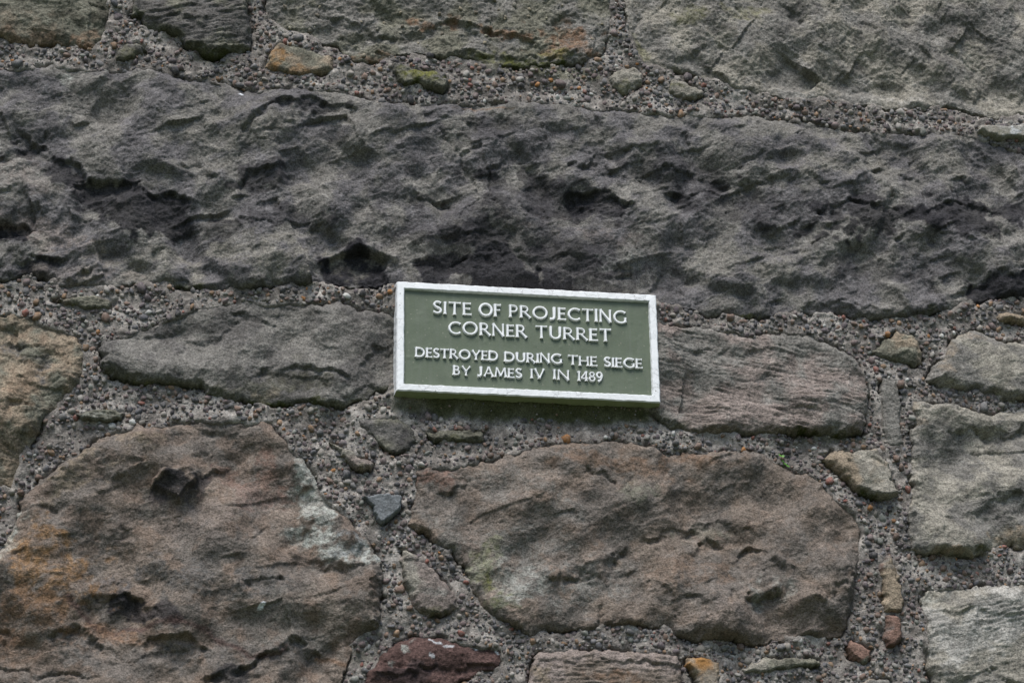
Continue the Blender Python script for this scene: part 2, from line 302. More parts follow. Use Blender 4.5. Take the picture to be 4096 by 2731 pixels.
# ---- small stones of the right joint
stone([(2006,807),(2027,784),(2061,760),(2095,761),(2112,780),(2122,807),(2119,835),(2102,840),(2061,828),(2027,823)],
      'tan', 'olive', h=0.018, edge=0.014, big=.004, mid=.007, small=.002, rough=.8, feats=[('g',[(2050,815),(2075,808),(2110,804)],-.006,12)])
stone([(2027,866),(2054,872),(2064,893),(2068,927),(2071,995),(2073,1019),(2044,1019),(2030,978),(2023,910)],
      'grey', 'grey', h=0.008, edge=0.010, mid=.003, small=.002, rough=.8)
stone([(1890,1053),(1917,1034),(1965,1030),(2016,1032),(2044,1063),(2051,1101),(2064,1132),(2057,1145),(2003,1143),(1968,1128),(1941,1097),(1917,1077)],
      'beige', 'tan', h=0.024, edge=0.014, big=.010, mid=.010, small=.003, rough=.8,
      feats=[('s',[(1955,1120),(2000,1126),(2062,1128)],.014,12),('s',[(1958,1056),(1990,1050),(2040,1066)],.005,12)], pat=[('e',2010,1138,60,9,2,'moss',.9)])
stone([(2020,1292),(2033,1278),(2051,1275),(2061,1302),(2068,1340),(2078,1384),(2076,1404),(2030,1406),(2027,1357),(2023,1323)],
      'redbrown', 'tan', h=0.027, edge=0.010, mid=.004, small=.002, rough=.7, pat=[('e',2040,1285,20,14,0,'grey',.7)])
stone([(2031,1413),(2061,1409),(2076,1424),(2075,1463),(2057,1490),(2037,1487),(2032,1453)],
      'redbrown', 'dgrey', h=0.021, edge=0.012, mid=.003, small=.002, rough=.7)
stone([(2129,1352),(2180,1350),(2232,1350),(2283,1345),(2352,1345),(2450,1348),(2500,1480),(2450,1690),(2200,1700),(2150,1600),(2143,1568),(2133,1538),(2133,1477),(2129,1436),(2119,1395),(2119,1374)],
      'pale', 'beige', h=0.030, edge=0.022, big=.012, mid=.008, small=.003, bed=.0016, bang=12, rough=.9, label='pale layered block at the foot of the right joint',
      feats=[('s',[(2190,1545),(2260,1535),(2340,1560)],.010,26),('s',[(2150,1400),(2230,1392),(2330,1405)],.006,24)],
      pat=[('e',2230,1380,120,24,0,'grey',.5),('e',2280,1560,90,26,10,'grey',.6),('e',2150,1375,26,20,0,'lichen',.4)])
# ---- bottom row
stone([(164,1052),(205,1026),(239,1002),(291,985),(308,975),(376,978),(427,968),(496,963),(530,968),(598,965),(625,975),(656,1002),(670,1032),(701,1060),(728,1094),(752,1145),(786,1176),(803,1186),(837,1224),(854,1251),(878,1289),(881,1316),(878,1357),(874,1401),(871,1436),(837,1456),(809,1477),(806,1511),(789,1542),(788,1568),(780,1640),(700,1720),(300,1740),(-120,1700),(-200,1500),(-150,1310),(-60,1270),(0,1261),(7,1251),(20,1227),(34,1196),(44,1169),(44,1145),(68,1118),(103,1097),(120,1080),(137,1063)],
      'brown', 'gbrown', h=0.036, edge=0.026, big=.024, mid=.009, small=.004, rough=1.0, bang=14, crust=.04, rust=.25,
      label='great brown block with a dark angular chunk and rusty veins below the long grey block',
      feats=[('p',118,1168,18,18,0,.012),('s',[(205,1362),(240,1350),(290,1353),(349,1377)],.013,40),('s',[(133,1442),(178,1425),(205,1435),(256,1473)],.012,48),
             ('s',[(355,1459),(427,1456),(479,1490)],.012,54),('s',[(489,1545),(530,1541),(581,1517),(632,1473),(684,1459),(735,1493),(803,1521)],.015,34),
             ('g',[(-40,1425),(0,1449),(34,1486),(52,1487)],.008,5),('g',[(-60,1534),(0,1534),(85,1541),(222,1545)],.007,5),
             ('c',[(355,1101),(373,1084),(410,1068),(455,1076),(461,1090),(455,1101),(434,1121),(417,1145),(386,1135),(352,1114)],.020,.006),
             ('s',[(462,1085),(500,1062),(540,1052)],.010,18),
             ('c',[(670,1040),(701,1060),(728,1094),(750,1150),(786,1180),(830,1240),(822,1300),(800,1315),(770,1290),(720,1282),(655,1272),(690,1225),(690,1190),(690,1120),(665,1070)],.011,.010),
             ('s',[(655,1274),(720,1286),(770,1294),(800,1318),(825,1300)],.010,10),('s',[(565,1330),(600,1318),(640,1330)],.010,24),('p',290,1220,18,14,20,.008),
             ('g',[(240,1118),(290,1080),(320,1058)],-.005,10),('s',[(570,1230),(600,1212)],.008,12)],
      pat=[('e',410,1105,56,34,-25,'crust',.72),('e',310,1385,70,26,18,'crust',.7),('e',200,1450,80,28,20,'dgrey',.6),('e',430,1490,60,34,20,'dgrey',.7),('e',520,1552,40,16,0,'crust',.6),
           ('e',600,1345,60,30,0,'dgrey',.7),('e',440,1320,120,50,5,'dgrey',.75),('e',640,1500,120,40,0,'dgrey',.5),('e',180,1490,130,34,0,'dgrey',.5),('e',230,1330,110,20,0,'purple',.5),
           ('e',100,1290,130,70,20,'orange',.48),('e',60,1400,110,50,0,'rust',.6),('e',40,1480,90,40,0,'rust',.35),('e',170,1090,90,30,-30,'tan',.6),('e',340,1000,60,22,0,'tan',.6),('e',600,1110,80,60,0,'redbrown',.6),
           ('v',[(150,1365),(188,1405),(232,1432),(260,1446),(308,1439),(393,1418),(461,1439),(513,1470),(581,1504),(625,1500),(660,1480)],7,'red',.75),('v',[(735,1500),(800,1520)],6,'rust',.7),('e',230,1440,90,16,15,'rust',.6),
           ('e',20,1220,26,60,15,'lichen',.65),('e',720,1140,34,64,-25,'lichen',1.0),('e',760,1235,76,46,20,'lichen',.95),('e',690,1060,24,26,0,'lichen',.6),('e',690,1225,40,26,0,'lichen',.4),
           ('e',790,1230,34,44,-20,'slate',.6),('e',602,1388,8,5,0,'white',.9),('e',700,1430,140,60,0,'beige',.25),('e',480,1180,180,60,-10,'pink',.3)])
stone([(953,1084),(980,1073),(1035,1072),(1083,1061),(1134,1058),(1165,1040),(1210,1027),(1290,1015),(1380,1012),(1440,1010),(1490,1020),(1540,1042),(1580,1035),(1620,1038),(1700,1035),(1735,1032),(1767,1043),(1797,1070),(1828,1084),(1856,1085),(1890,1108),(1907,1131),(1931,1149),(1965,1176),(1975,1196),(1979,1237),(1980,1265),(1968,1306),(1965,1340),(1955,1391),(1951,1429),(1934,1456),(1907,1466),(1849,1460),(1804,1466),(1767,1475),(1695,1473),(1633,1470),(1582,1463),(1548,1456),(1527,1439),(1476,1436),(1407,1436),(1377,1436),(1356,1449),(1308,1446),(1271,1443),(1219,1460),(1185,1439),(1151,1425),(1117,1408),(1096,1381),(1083,1354),(1079,1326),(1055,1285),(1031,1261),(1008,1251),(973,1227),(932,1206),(946,1176),(953,1135)],
      'brown', 'gbrown', h=0.036, edge=0.024, big=.020, mid=.009, small=.004, rough=1.0, bang=20, rust=.15,
      label='reddish brown pitted block below the plaque',
      feats=[('s',[(1690,1270),(1720,1252),(1760,1262)],.012,18),('s',[(1912,1375),(1870,1352),(1839,1319),(1801,1271),(1740,1262)][::-1],-.010,60),
             ('s',[(1722,1366),(1740,1352),(1790,1358)],.024,26),('s',[(1612,1244),(1628,1230),(1650,1236)],.014,16),('s',[(1405,1270),(1420,1258),(1442,1250)],.018,18),('s',[(1018,1122),(1040,1112),(1065,1106)],.014,14),
             ('g',[(1349,1073),(1385,1090),(1424,1106)],.006,5),('g',[(1250,1307),(1320,1296),(1404,1277)],-.006,14),('s',[(1290,1312),(1330,1306),(1370,1316)],.010,22),
             ('s',[(1550,1370),(1590,1355),(1630,1365)],.010,24),('p',1680,1372,12,16,0,.010),('s',[(1490,1220),(1540,1200),(1600,1215)],.010,30),('s',[(1570,1210),(1640,1190),(1720,1200)],.007,30),
             ('s',[(1480,1330),(1540,1350)],.006,20),('s',[(1780,1290),(1830,1300),(1860,1340)],.008,40),('g',[(1945,1300),(1935,1335),(1925,1360)],.007,6),('s',[(1370,1440),(1380,1425),(1382,1412)],.010,14)],
      pat=[('e',1180,1110,100,40,0,'grey',.5),('e',1060,1230,110,50,20,'grey',.55),('e',1200,1280,160,60,0,'grey',.7),('e',1300,1340,150,50,-6,'grey',.75),('e',1500,1310,110,40,0,'grey',.4),('e',1150,1330,90,60,10,'lichen',.38),('e',1110,1290,50,50,30,'ymoss',.4),('e',1125,1340,24,34,0,'ymoss',.7),('e',1170,1390,70,16,10,'moss',.6),
           ('e',1480,1130,44,24,0,'olive',.7),('e',1000,1090,60,26,0,'redbrown',.7),('e',1420,1060,150,24,6,'rust',.4),('e',1600,1050,90,18,0,'rust',.45),('e',1560,1310,110,40,0,'rust',.35),('e',1730,1360,26,30,0,'lichen',.4),('e',1800,1360,24,34,0,'lichen',.35),('e',1620,1220,60,26,0,'olive',.5),
           ('e',1800,1150,130,80,20,'brown',.6),('e',1700,1420,220,40,0,'pink',.3),('e',1280,1180,50,34,0,'pale',.25)])
stone([(837,1568),(844,1545),(878,1501),(912,1473),(956,1456),(987,1460),(1049,1466),(1066,1480),(1117,1484),(1155,1490),(1155,1518),(1144,1535),(1083,1549),(1056,1562),(1060,1640),(980,1690),(850,1680),(820,1620)],
      'red', 'red', h=0.030, edge=0.020, big=.010, mid=.008, small=.004, rough=1.2, label='dark red block speckled with white lichen',
      feats=[('s',[(960,1530),(1040,1525),(1140,1515)],.010,20)],
      pat=[('e',950,1472,9,9,0,'lichen',.7),('e',937,1494,9,7,0,'lichen',.7),('e',1000,1466,10,5,0,'white',.6),('e',985,1500,12,8,0,'white',.45),('e',1120,1484,36,4,4,'white',.6),('e',902,1512,8,6,0,'lichen',.6),('e',1030,1470,12,5,0,'white',.5),('e',930,1540,60,20,0,'crust',.4)])
stone([(1230,1501),(1271,1490),(1356,1490),(1459,1494),(1555,1501),(1565,1521),(1565,1556),(1580,1640),(1560,1680),(1230,1690),(1205,1640),(1213,1559),(1220,1521)],
      'brown', 'pink', h=0.026, edge=0.016, mid=.006, small=.003, bed=.003, bang=-2, rough=.8,
      feats=[('s',[(1235,1517),(1330,1507),(1440,1509),(1562,1512)],.008,8)], pat=[('e',1380,1500,170,12,1,'pink',.8),('e',1245,1550,30,22,0,'tan',.8),('e',1420,1556,60,16,0,'rust',.5)])
stone([(1575,1509),(1616,1511),(1651,1515),(1654,1545),(1656,1600),(1640,1640),(1604,1620),(1592,1552),(1579,1528)],
      'orange', 'tan', h=0.018, edge=0.010, mid=.003, small=.002, rough=.6, mat=M_FINE, pat=[('e',1630,1565,40,20,0,'grey',.6)])
stone([(1702,1535),(1729,1521),(1767,1507),(1839,1507),(1883,1514),(1886,1525),(1846,1532),(1794,1535),(1753,1545),(1705,1545)],
      'beige', 'olive', h=0.015, edge=0.008, mid=.004, small=.002, rough=.9)
stone([(1958,1467),(2006,1487),(2006,1511),(1982,1525),(1955,1511),(1945,1487)], 'red', 'redbrown', h=0.015, edge=0.010, mid=.003, small=.002, rough=.7,
      pat=[('e',1978,1518,26,9,0,'olive',.8)])
stone([(1965,1570),(2000,1557),(2042,1562),(2054,1610),(2020,1660),(1960,1640)], 'tan', 'grey', h=0.014, edge=0.010, mid=.003, small=.002)
# ---- small stones in the upper joint
stone([(643,97),(677,103),(718,116),(766,133),(769,157),(728,167),(684,176),(649,164),(608,154),(619,123)], 'tan', 'olive', h=0.013, edge=0.012, big=.004, mid=.003, small=.002, rough=.9,
      label='small stone stained orange at one end', pat=[('e',632,128,22,40,15,'orange',.6),('e',670,160,34,14,0,'orange',.4),('e',650,105,16,8,0,'crust',.5)])
stone([(291,96),(328,101),(337,113),(318,126),(308,137),(267,137),(265,116)], 'olive', 'dgrey', h=0.013, edge=0.012, mid=.004, small=.002, pat=[('e',300,118,40,16,0,'ymoss',.3)])
stone([(898,144),(926,144),(953,157),(994,164),(1028,167),(1030,191),(1014,208),(987,202),(960,191),(926,198),(905,178)], 'olive', 'dgrey', h=0.023, edge=0.010, mid=.004, small=.003, rough=1.3,
      label='mossy knob of stone in the upper joint', pat=[('e',965,172,44,16,10,'ymoss',.9),('e',1010,170,24,9,0,'ymoss',.7),('e',955,185,30,10,0,'moss',.9)])
stone([(1424,154),(1452,150),(1476,167),(1476,191),(1452,205),(1435,215),(1407,202),(1395,178)], 'beige', 'olive', h=0.017, edge=0.014, mid=.005, small=.003, rough=1.1, pat=[('e',1445,198,30,14,0,'ymoss',.35)])
stone([(1537,181),(1548,178),(1582,191),(1616,205),(1623,215),(1599,224),(1548,219),(1537,205)], 'beige', 'olive', h=0.010, edge=0.010, mid=.003, small=.002, pat=[('e',1550,185,20,8,0,'ymoss',.4)])
stone([(2249,284),(2300,291),(2348,287),(2362,292),(2362,318),(2348,323),(2300,320),(2266,308),(2245,302)], 'pale', 'beige', h=0.020, edge=0.005, mid=.002, small=.001, rough=.5, mat=M_FINE,
      label='thin pale sliver standing out of the joint', pat=[('e',2310,305,40,9,0,'ymoss',.25),('e',2330,298,16,6,0,'white',.4)])
stone([(2290,722),(2310,712),(2352,722),(2380,730),(2375,745),(2352,744),(2300,739)], 'tan', 'brown', h=0.016, edge=0.012, mid=.004, small=.002)
# ---- small stones in the joints left and below
stone([(120,688),(178,679),(239,681),(263,688),(253,703),(205,708),(164,701)], 'brown', 'olive', h=0.013, edge=0.007, mid=.004, small=.002, bed=.002, pat=[('e',140,692,26,8,0,'moss',.5),('e',172,694,4,4,0,'ymoss',1.0)])
stone([(164,944),(222,942),(287,944),(284,961),(239,968),(191,965)], 'olive', 'dgrey', h=0.014, edge=0.006, mid=.003, small=.002, bed=.005, bang=-3, pat=[('e',220,952,40,5,0,'lichen',.35)])
stone([(826,958),(912,958),(946,968),(956,996),(946,1030),(912,1043),(878,1023),(840,996)], 'olive', 'dgrey', h=0.016, edge=0.012, big=.006, mid=.004, small=.002, rough=.8, pat=[('e',935,1010,22,30,0,'crust',.4)])
stone([(980,990),(1049,987),(1114,990),(1114,1009),(1066,1014),(997,1009)], 'olive', 'dolive', h=0.013, edge=0.008, mid=.003, small=.002, bed=.002, pat=[('e',1050,1005,60,8,0,'ymoss',.2)])
stone([(752,1010),(790,1028),(830,1046),(858,1060),(852,1080),(815,1075),(785,1052)], 'beige', 'pink', h=0.018, edge=0.008, mid=.003, small=.002, pat=[('e',835,1070,26,9,0,'ymoss',.3)])
stone([(832,1140),(878,1134),(921,1132),(924,1166),(898,1192),(873,1208),(850,1172)], 'slate', 'slate', h=0.021, edge=0.005, mid=.003, small=.001, rough=.5, mat=M_FINE, label='small blue grey slate wedge')
stone([(922,1258),(946,1265),(970,1289),(1001,1316),(1031,1340),(1052,1367),(1049,1395),(1021,1412),(980,1417),(956,1408),(943,1374),(929,1340),(922,1299)], 'pink', 'beige', h=0.024, edge=0.014, big=.006, mid=.006, small=.002, rough=.8,
      label='drop shaped pinkish stone in the joint between the two brown blocks', pat=[('e',970,1350,30,14,0,'lichen',.3),('e',1000,1400,50,12,0,'moss',.5),('e',960,1290,24,22,0,'dgrey',.5)])

rs = np.random.RandomState(5)
FX, FZ = wall_pt([-20, 2372, 2372, -20], [-20, -20, 1588, 1588], 0)
IN_X0, IN_X1, IN_Z0, IN_Z1 = FX.min(), FX.max(), FZ.min(), FZ.max()
allP = np.concatenate([s['P'] for s in STONES])
TX0, TZ0 = allP.min(0); TX1, TZ1 = allP.max(0)

# ---- plainer rubble courses carrying the wall on past the picture
NT = len(STONES)
JOINT = .024
def outer_course(x0, x1, z0, z1):
    z = z0
    while z < z1-0.05:
        hh = min(rs.uniform(.24, .42), z1-z)
        if z1-(z+hh) < .16: hh = z1-z
        x = x0
        while x < x1-.05:
            ww = min(rs.uniform(.3, .8), x1-x)
            if x1-(x+ww) < .2: ww = x1-x
            j = lambda: rs.uniform(-.018, .018)
            g = .022; a, b_, c, d_ = x+g, x+ww-g, z+g, z+hh-g
            P = []
            for (u, v, u2, v2) in ((a, c, b_, c), (b_, c, b_, d_), (b_, d_, a, d_), (a, d_, a, c)):
                for t in (.12, .4, .65, .88): P.append((u+(u2-u)*t+j(), v+(v2-v)*t+j()))
            k = rs.choice(['grey', 'brown', 'beige', 'olive', 'pink', 'tan']); k2 = rs.choice(['grey', 'olive', 'dgrey'])
            STONES.append(dict(P=np.array(P), c1=C[k], c2=C[k2], h=.03, edge=.025, big=.014, mid=.010, small=.004, rough=1.0, bed=0, bang=0, crust=.1,
                               rust=.1, rustc=C['rust'], lich=0, moss=0, feats=(), pat=(), lo=.009, mat=M_ROCK, label=None, tx=0, tz=0, incl=0, step=.013, outer=True))
            x += ww
        z += hh
WX0, WX1, WZ1 = -3.2, 3.2, 5.4
OX0, OX1, OZ0, OZ1 = IN_X0-.03, IN_X1+.03, IN_Z0-.03, IN_Z1+.03
outer_course(WX0, WX1, 0.02, OZ0)
outer_course(WX0, WX1, OZ1, WZ1)
outer_course(WX0, OX0, OZ0, OZ1)
outer_course(OX1, WX1, OZ0, OZ1)
def traced_dist(wx, wz):
    best = np.full(wx.shape, -1.0)
    for s in STONES[:NT]:
        lo = s['P'].min(0)-.06; hi = s['P'].max(0)+.06
        q = (wx > lo[0]) & (wx < hi[0]) & (wz > lo[1]) & (wz < hi[1])
        if q.any(): best[q] = np.maximum(best[q], poly_dist(s['P'], wx[q], wz[q]))
    return best

def blend(col, c, wgt): return col + (c[None]-col)*wgt[:, None]

def build_stone(si, s):
    step = s.get('step', 0.00222); P = s['P']; sd_ = 100+si*31
    x0, z0 = P.min(0)-.012; x1, z1 = P.max(0)+.012
    x0 = max(x0, WX0); x1 = min(x1, WX1)
    nx = int((x1-x0)/step)+2; nz = int((z1-z0)/step)+2
    gx, gz = np.meshgrid(x0+np.arange(nx)*step, z0+np.arange(nz)*step)
    wx, wz = warp(gx, gz)
    d = poly_dist(P, wx, wz)
    if s.get('outer'): d = np.minimum(d, -traced_dist(wx, wz)-JOINT)
    if not (d > .004).any(): return
    dz = np.gradient(d, step, axis=0)
    inside = d > -0.006
    idx = np.nonzero(inside.ravel())[0]
    x = gx.ravel()[idx]; z = gz.ravel()[idx]; dd = d.ravel()[idx]; gzr = np.clip(dz.ravel()[idx], -1, 1)
    px = x + .012*fbm(x, z, .05, sd_, 2) + .004*fbm(x, z, .016, sd_+3, 2)      # wandering coordinates
    pz = z + .012*fbm(x, z, .05, sd_+5, 2) + .004*fbm(x, z, .016, sd_+8, 2)
    rx = x + .007*fbm(x, z, .06, sd_, 1) + .0013*fbm(x, z, .012, sd_+3, 2); rz = z + .007*fbm(x, z, .06, sd_+5, 1) + .0013*fbm(x, z, .012, sd_+8, 2)
    ca, sa = math.cos(s['bang']), math.sin(s['bang'])
    bx = (rx*ca+rz*sa); bz = (-rx*sa+rz*ca)
    # relief
    rel = s['big']*(1.1*scoops(bx*.8, bz, .17, sd_+10, .7, .8) + 1.0*fbm(x, z, .16, sd_+12, 3, .45))*1.25
    if s['mid']:
        mv = s.get('mvar', .5); am = (1-.75*mv) + 1.05*mv*sstep(-.15, .35, fbm(x, z, .15, sd_+14, 2))
        rel = rel + s['mid']*am*(scoops(bx*.72, bz, .068, sd_+16, 1.1, .5) +   .28*scoops(bx*.8+3, bz, .038, sd_+17, 1.2, .5))
    if s['small']:
        am = .5+.9*sstep(-.3, .4, fbm(x, z, .08, sd_+18, 2))
        rel = rel + .75*s['small']*am*scoops(bx*.8, bz, .024, sd_+20, 1.1, .5)
    mic = fbm(bx*.82, bz, .011, sd_+24, 3, .6)
    rel = rel + .0011*s['rough']*mic + .0009*s['rough']*fbm(bx*.9, bz, .0060, sd_+26, 2, .7)
    if s['bed']:
        ux_ = x*ca+z*sa; uz_ = -x*sa+z*ca+.25*(pz-z); bb = fbm(ux_*.09, uz_, .011, sd_+30, 3, .65); amp = .4+.8*sstep(-.2, .4, fbm(x, z, .1, sd_+33, 2))
        rel = rel + s['bed']*amp*(1-2*np.abs(bb))*.9
    # hand placed ledges, grooves, pits and chunks
    for f in s['feats']:
        if f[0] in 'sg':
            L = poly(f[1], -.03); m = (f[3]+30)*DPX*3.2
            lo = L.min(0)-m; hi = L.max(0)+m
            q = np.nonzero((x > lo[0]) & (x < hi[0]) & (z > lo[1]) & (z < hi[1]))[0]
            if not len(q): continue
            jx = .0028*fbm(x[q], z[q], .012, sd_+61, 3, .6); jz = .0028*fbm(x[q], z[q], .012, sd_+67, 3, .6)
            ds, sg, ov = line_field(L, px[q]+jx, pz[q]+jz)
            vary = .5+.8*sstep(-.35, .35, fbm(x[q], z[q], .03, sd_+71, 2))
            win = np.exp(-(ov/.014)**2)
            ln = f[3]*DPX
            if f[0] == 's':
                cut = sstep(-.002, .006+.012*sstep(-.3, .4, fbm(x[q], z[q], .04, sd_+73, 2)), sg)*np.exp(-np.maximum(sg, 0)/ln)*np.exp(-(np.maximum(sg, 0)/(2.2*ln))**2)
                lip = .22*np.exp(-np.abs(sg)/.012)*(sg <= .002)
                rel[q] += (-f[2]*cut + abs(f[2])*lip*(f[2] > 0))*win*(vary if f[2] < .02 else 1)*1.05*s.get('fs', 1.0)
            else:
                rel[q] -= f[2]*np.exp(-(ds/ln)**2)*np.exp(-(ov/.006)**2)
        elif f[0] == 'p':
            c = poly([(f[1], f[2])], -.03)[0]; an = R(-f[5])
            ux = (px-c[0])*math.cos(an)+(pz-c[1])*math.sin(an); uz = -(px-c[0])*math.sin(an)+(pz-c[1])*math.cos(an)
            q2 = (ux/(f[3]*DPX))**2+(uz/(f[4]*DPX))**2
            rel -= f[6]*np.exp(-q2*1.3)
        elif f[0] == 'c':
            dc = poly_dist(poly(f[1], -.03), px*.6+x*.4, pz*.6+z*.4)
            rel += f[2]*sstep(-.001, f[3], dc)*(1+.5*scoops(bx, bz, .03, sd_+40, .9, .8))
    # rounded arris: softer on top edges, sharper and slightly undercut below
    ew = s['edge']*(.85+.35*sstep(.3, -.6, gzr))*(.75+.6*sstep(-.3, .5, fbm(x, z, .07, sd_+44, 2)))
    t = np.clip(dd/np.maximum(ew, .002), 0, 1)
    prof = 1-(1-t)**2.3
    h = s['lo'] + (s['h']-s['lo'])*prof + rel*(.25+.75*prof)
    h = np.maximum(h, s['lo']*.6 + .002*mic - .016*sstep(.015, .04, dd))
    h = np.where(dd < 0, -0.014, h)
    # colour: two rock tones, then stains with shapes of their own
    n1 = fbm(bx, bz, .10, sd_+50, 4, .55); n2 = fbm(bx*.6, bz, .03, sd_+52, 3, .6); n3 = fbm(x, z, .055, sd_+54, 4, .6); n5 = fbm(bx, bz, .012, sd_+58, 3, .7)
    mix = sstep(-.35, .35, n1+.35*n2)
    col = s['c1'][None]*(1-mix[:, None]) + s['c2'][None]*mix[:, None]
    col = col*(1+.22*n2+.10*n3)[:, None]
    if s['rust']: col = blend(col, s['rustc'], s['rust']*sstep(.12, .6, n3))
    if s['crust']: col = blend(col, C['crust'], np.clip(s['crust']*2.2, 0, .85)*sstep(.30-.3*s['crust'], .44, n3+.25*n2+.05*mic))
    for p in s['pat']:
        if p[0] == 'e':
            c = poly([(p[1], p[2])], -.03)[0]; an = R(-p[5])
            ux = (px-c[0])*math.cos(an)+(pz-c[1])*math.sin(an); uz = -(px-c[0])*math.sin(an)+(pz-c[1])*math.cos(an)
            q = np.sqrt((ux/(p[3]*DPX))**2+(uz/(p[4]*DPX))**2)
            hard = .16 if p[6] in ('crust', 'white') else .34
            wgt = min(1, p[7]*1.15)*sstep(hard, -hard, q-(1.0 if p[6] == 'crust' else .80)+((.85*n3+.22*n2+.06*mic) if p[6] == 'crust' else (.75*n3+.55*n2+.25*mic))*min(1, p[4]/14+.3))
            if p[6] not in ('crust', 'white'): wgt = wgt*np.clip(.75+.6*n5, .2, 1.1)
            col = blend(col, C[p[6]], np.clip(wgt, 0, 1))
        elif p[0] == 'q':
            dc = poly_dist(poly(p[1], -.03), px+.003*mic, pz+.003*n5)
            col = blend(col, C[p[2]], p[3]*sstep(-.004, .004, dc+.012*n3+.004*n2))
        else:
            ds, sg, ov = line_field(poly(p[1], -.03), px*.7+x*.3, pz*.7+z*.3)
            col = blend(col, C[p[3]], p[4]*np.exp(-(ds/(p[2]*DPX))**2)*np.exp(-(ov/.01)**2))
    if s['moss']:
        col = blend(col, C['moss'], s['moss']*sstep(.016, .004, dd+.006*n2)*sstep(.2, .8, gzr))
    full = np.zeros(gx.size); full[:] = -0.014; full[idx] = h
    cf = np.zeros((gx.size, 3)); cf[idx] = col
    ok = d > 0
    keep = ok[:-1, :-1] | ok[1:, :-1] | ok[:-1, 1:] | ok[1:, 1:]
    used, faces = grid_faces(keep, nx, nz)
    V = np.stack([gx.ravel()[used], -full[used], gz.ravel()[used]], 1)
    cc = cf[used]; z0c = cc.sum(1) == 0; cc[z0c] = s['c1']
    o = mesh_obj('stone', V, faces, s['mat'], WALL, cc)
    if s['label']: o['label'] = s['label']
    s['incl_pts'] = None
    if s['incl']:
        q = rs.choice(len(x), s['incl']*6, replace=False); q = q[(dd[q] > .008) & (gzr[q]*0+n3[q] > -.4)][:s['incl']]
        s['incl_pts'] = (x[q], z[q], h[q])
for i, s in enumerate(STONES): build_stone(i, s)

# ------------------------------------------------------------------ mortar
FY = -0.045                                   # front face of the plaque's raised rim
PX0, PX1, PZ1, PZ0 = AIM[0]-.2255, AIM[0]-.2255+.5171, AIM[2]+.1157, AIM[2]+.1157-.2285
def union_dist(x, z):
    best = np.full(x.shape, -1.0)
    wx, wz = warp(x, z)
    tr = traced_dist(wx, wz); best = np.maximum(best, tr)
    for s in STONES[NT:]:
        lo = s['P'].min(0)-.06; hi = s['P'].max(0)+.06
        q = np.nonzero((wx > lo[0]) & (wx < hi[0]) & (wz > lo[1]) & (wz < hi[1]))[0]
        if len(q): best[q] = np.maximum(best[q], np.minimum(poly_dist(s['P'], wx[q], wz[q]), -tr[q]-JOINT))
    return best
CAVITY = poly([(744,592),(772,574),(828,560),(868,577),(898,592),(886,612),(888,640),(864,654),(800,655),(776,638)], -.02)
def mortar_h(x, z, d):
    h = .0065 + .0050*fbm(x, z, .07, 401, 2) + .0019*fbm(x, z, .018, 404, 3, .6) + .0016*fbm(x, z, .006, 409, 2, .7)
    gro = sstep(-.1, .35, fbm(x, z, .06, 415, 2))
    # the plaque is bedded on a swelling of mortar
    pd = np.hypot(np.maximum(np.maximum(PX0-x, x-PX1), 0), np.maximum(np.maximum(PZ0-z, z-PZ1), 0))
    h = h + (.0165-.006*sstep(PZ0+.03, PZ0-.005, z))*sstep(.030, .003, pd)*(z < PZ1-.004)
    h = h - .034*sstep(-.004, .006, poly_dist(CAVITY, x, z))
    h = h - .022*sstep(.002, .013, d)
    return h - .011*gro*sstep(-.0065, -.0005, d) + .004*sstep(-.03, -.008, d)*(1-gro)
def mortar_col(x, z):
    n1 = fbm(x, z, .09, 421, 3); n2 = fbm(x, z, .02, 424, 3, .6)
    a = np.array([.250, .229, .208]); b_ = np.array([.172, .156, .142]); c = np.array([.34, .318, .292])
    t = sstep(-.4, .4, n1+.5*n2)[:, None]
    col = a*t + b_*(1-t)
    k = (sstep(.25, .6, n1)*.6)[:, None]
    return (col*(1-k)+c*k)*(1+.3*n2)[:, None]
def build_mortar(name, x0, x1, z0, z1, step, hole=None):
    nx = int(round((x1-x0)/step))+1; nz = int(round((z1-z0)/step))+1
    gx, gz = np.meshgrid(np.linspace(x0, x1, nx), np.linspace(z0, z1, nz))
    x = gx.ravel(); z = gz.ravel()
    d = union_dist(x, z)
    h = mortar_h(x, z, d)
    ok = (d < .016 + step*2).reshape(nz, nx)
    if hole is not None: ok &= ~((gx > hole[0]) & (gx < hole[1]) & (gz > hole[2]) & (gz < hole[3]))
    keep = ok[:-1, :-1] | ok[1:, :-1] | ok[:-1, 1:] | ok[1:, 1:]
    used, faces = grid_faces(keep, nx, nz)
    col = mortar_col(x[used], z[used])
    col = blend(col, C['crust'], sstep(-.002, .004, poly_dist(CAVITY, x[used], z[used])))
    # green film along a few joints; mossy strip below the plaque also paints its shadow
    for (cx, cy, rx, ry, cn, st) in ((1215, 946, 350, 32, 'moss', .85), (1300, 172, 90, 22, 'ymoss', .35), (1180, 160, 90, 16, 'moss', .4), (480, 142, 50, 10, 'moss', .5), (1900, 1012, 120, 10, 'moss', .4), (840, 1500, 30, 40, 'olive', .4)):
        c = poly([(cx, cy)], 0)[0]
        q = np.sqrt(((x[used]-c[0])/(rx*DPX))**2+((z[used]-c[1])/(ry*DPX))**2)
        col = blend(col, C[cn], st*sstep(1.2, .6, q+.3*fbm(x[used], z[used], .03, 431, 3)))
    V = np.stack([x[used], -h[used], z[used]], 1)
    return mesh_obj(name, V, faces, M_MORTAR, WALL, col)
MX0, MX1, MZ0, MZ1 = IN_X0-.12, IN_X1+.12, IN_Z0-.12, IN_Z1+.12
build_mortar('mortar', MX0, MX1, MZ0, MZ1, .0034)
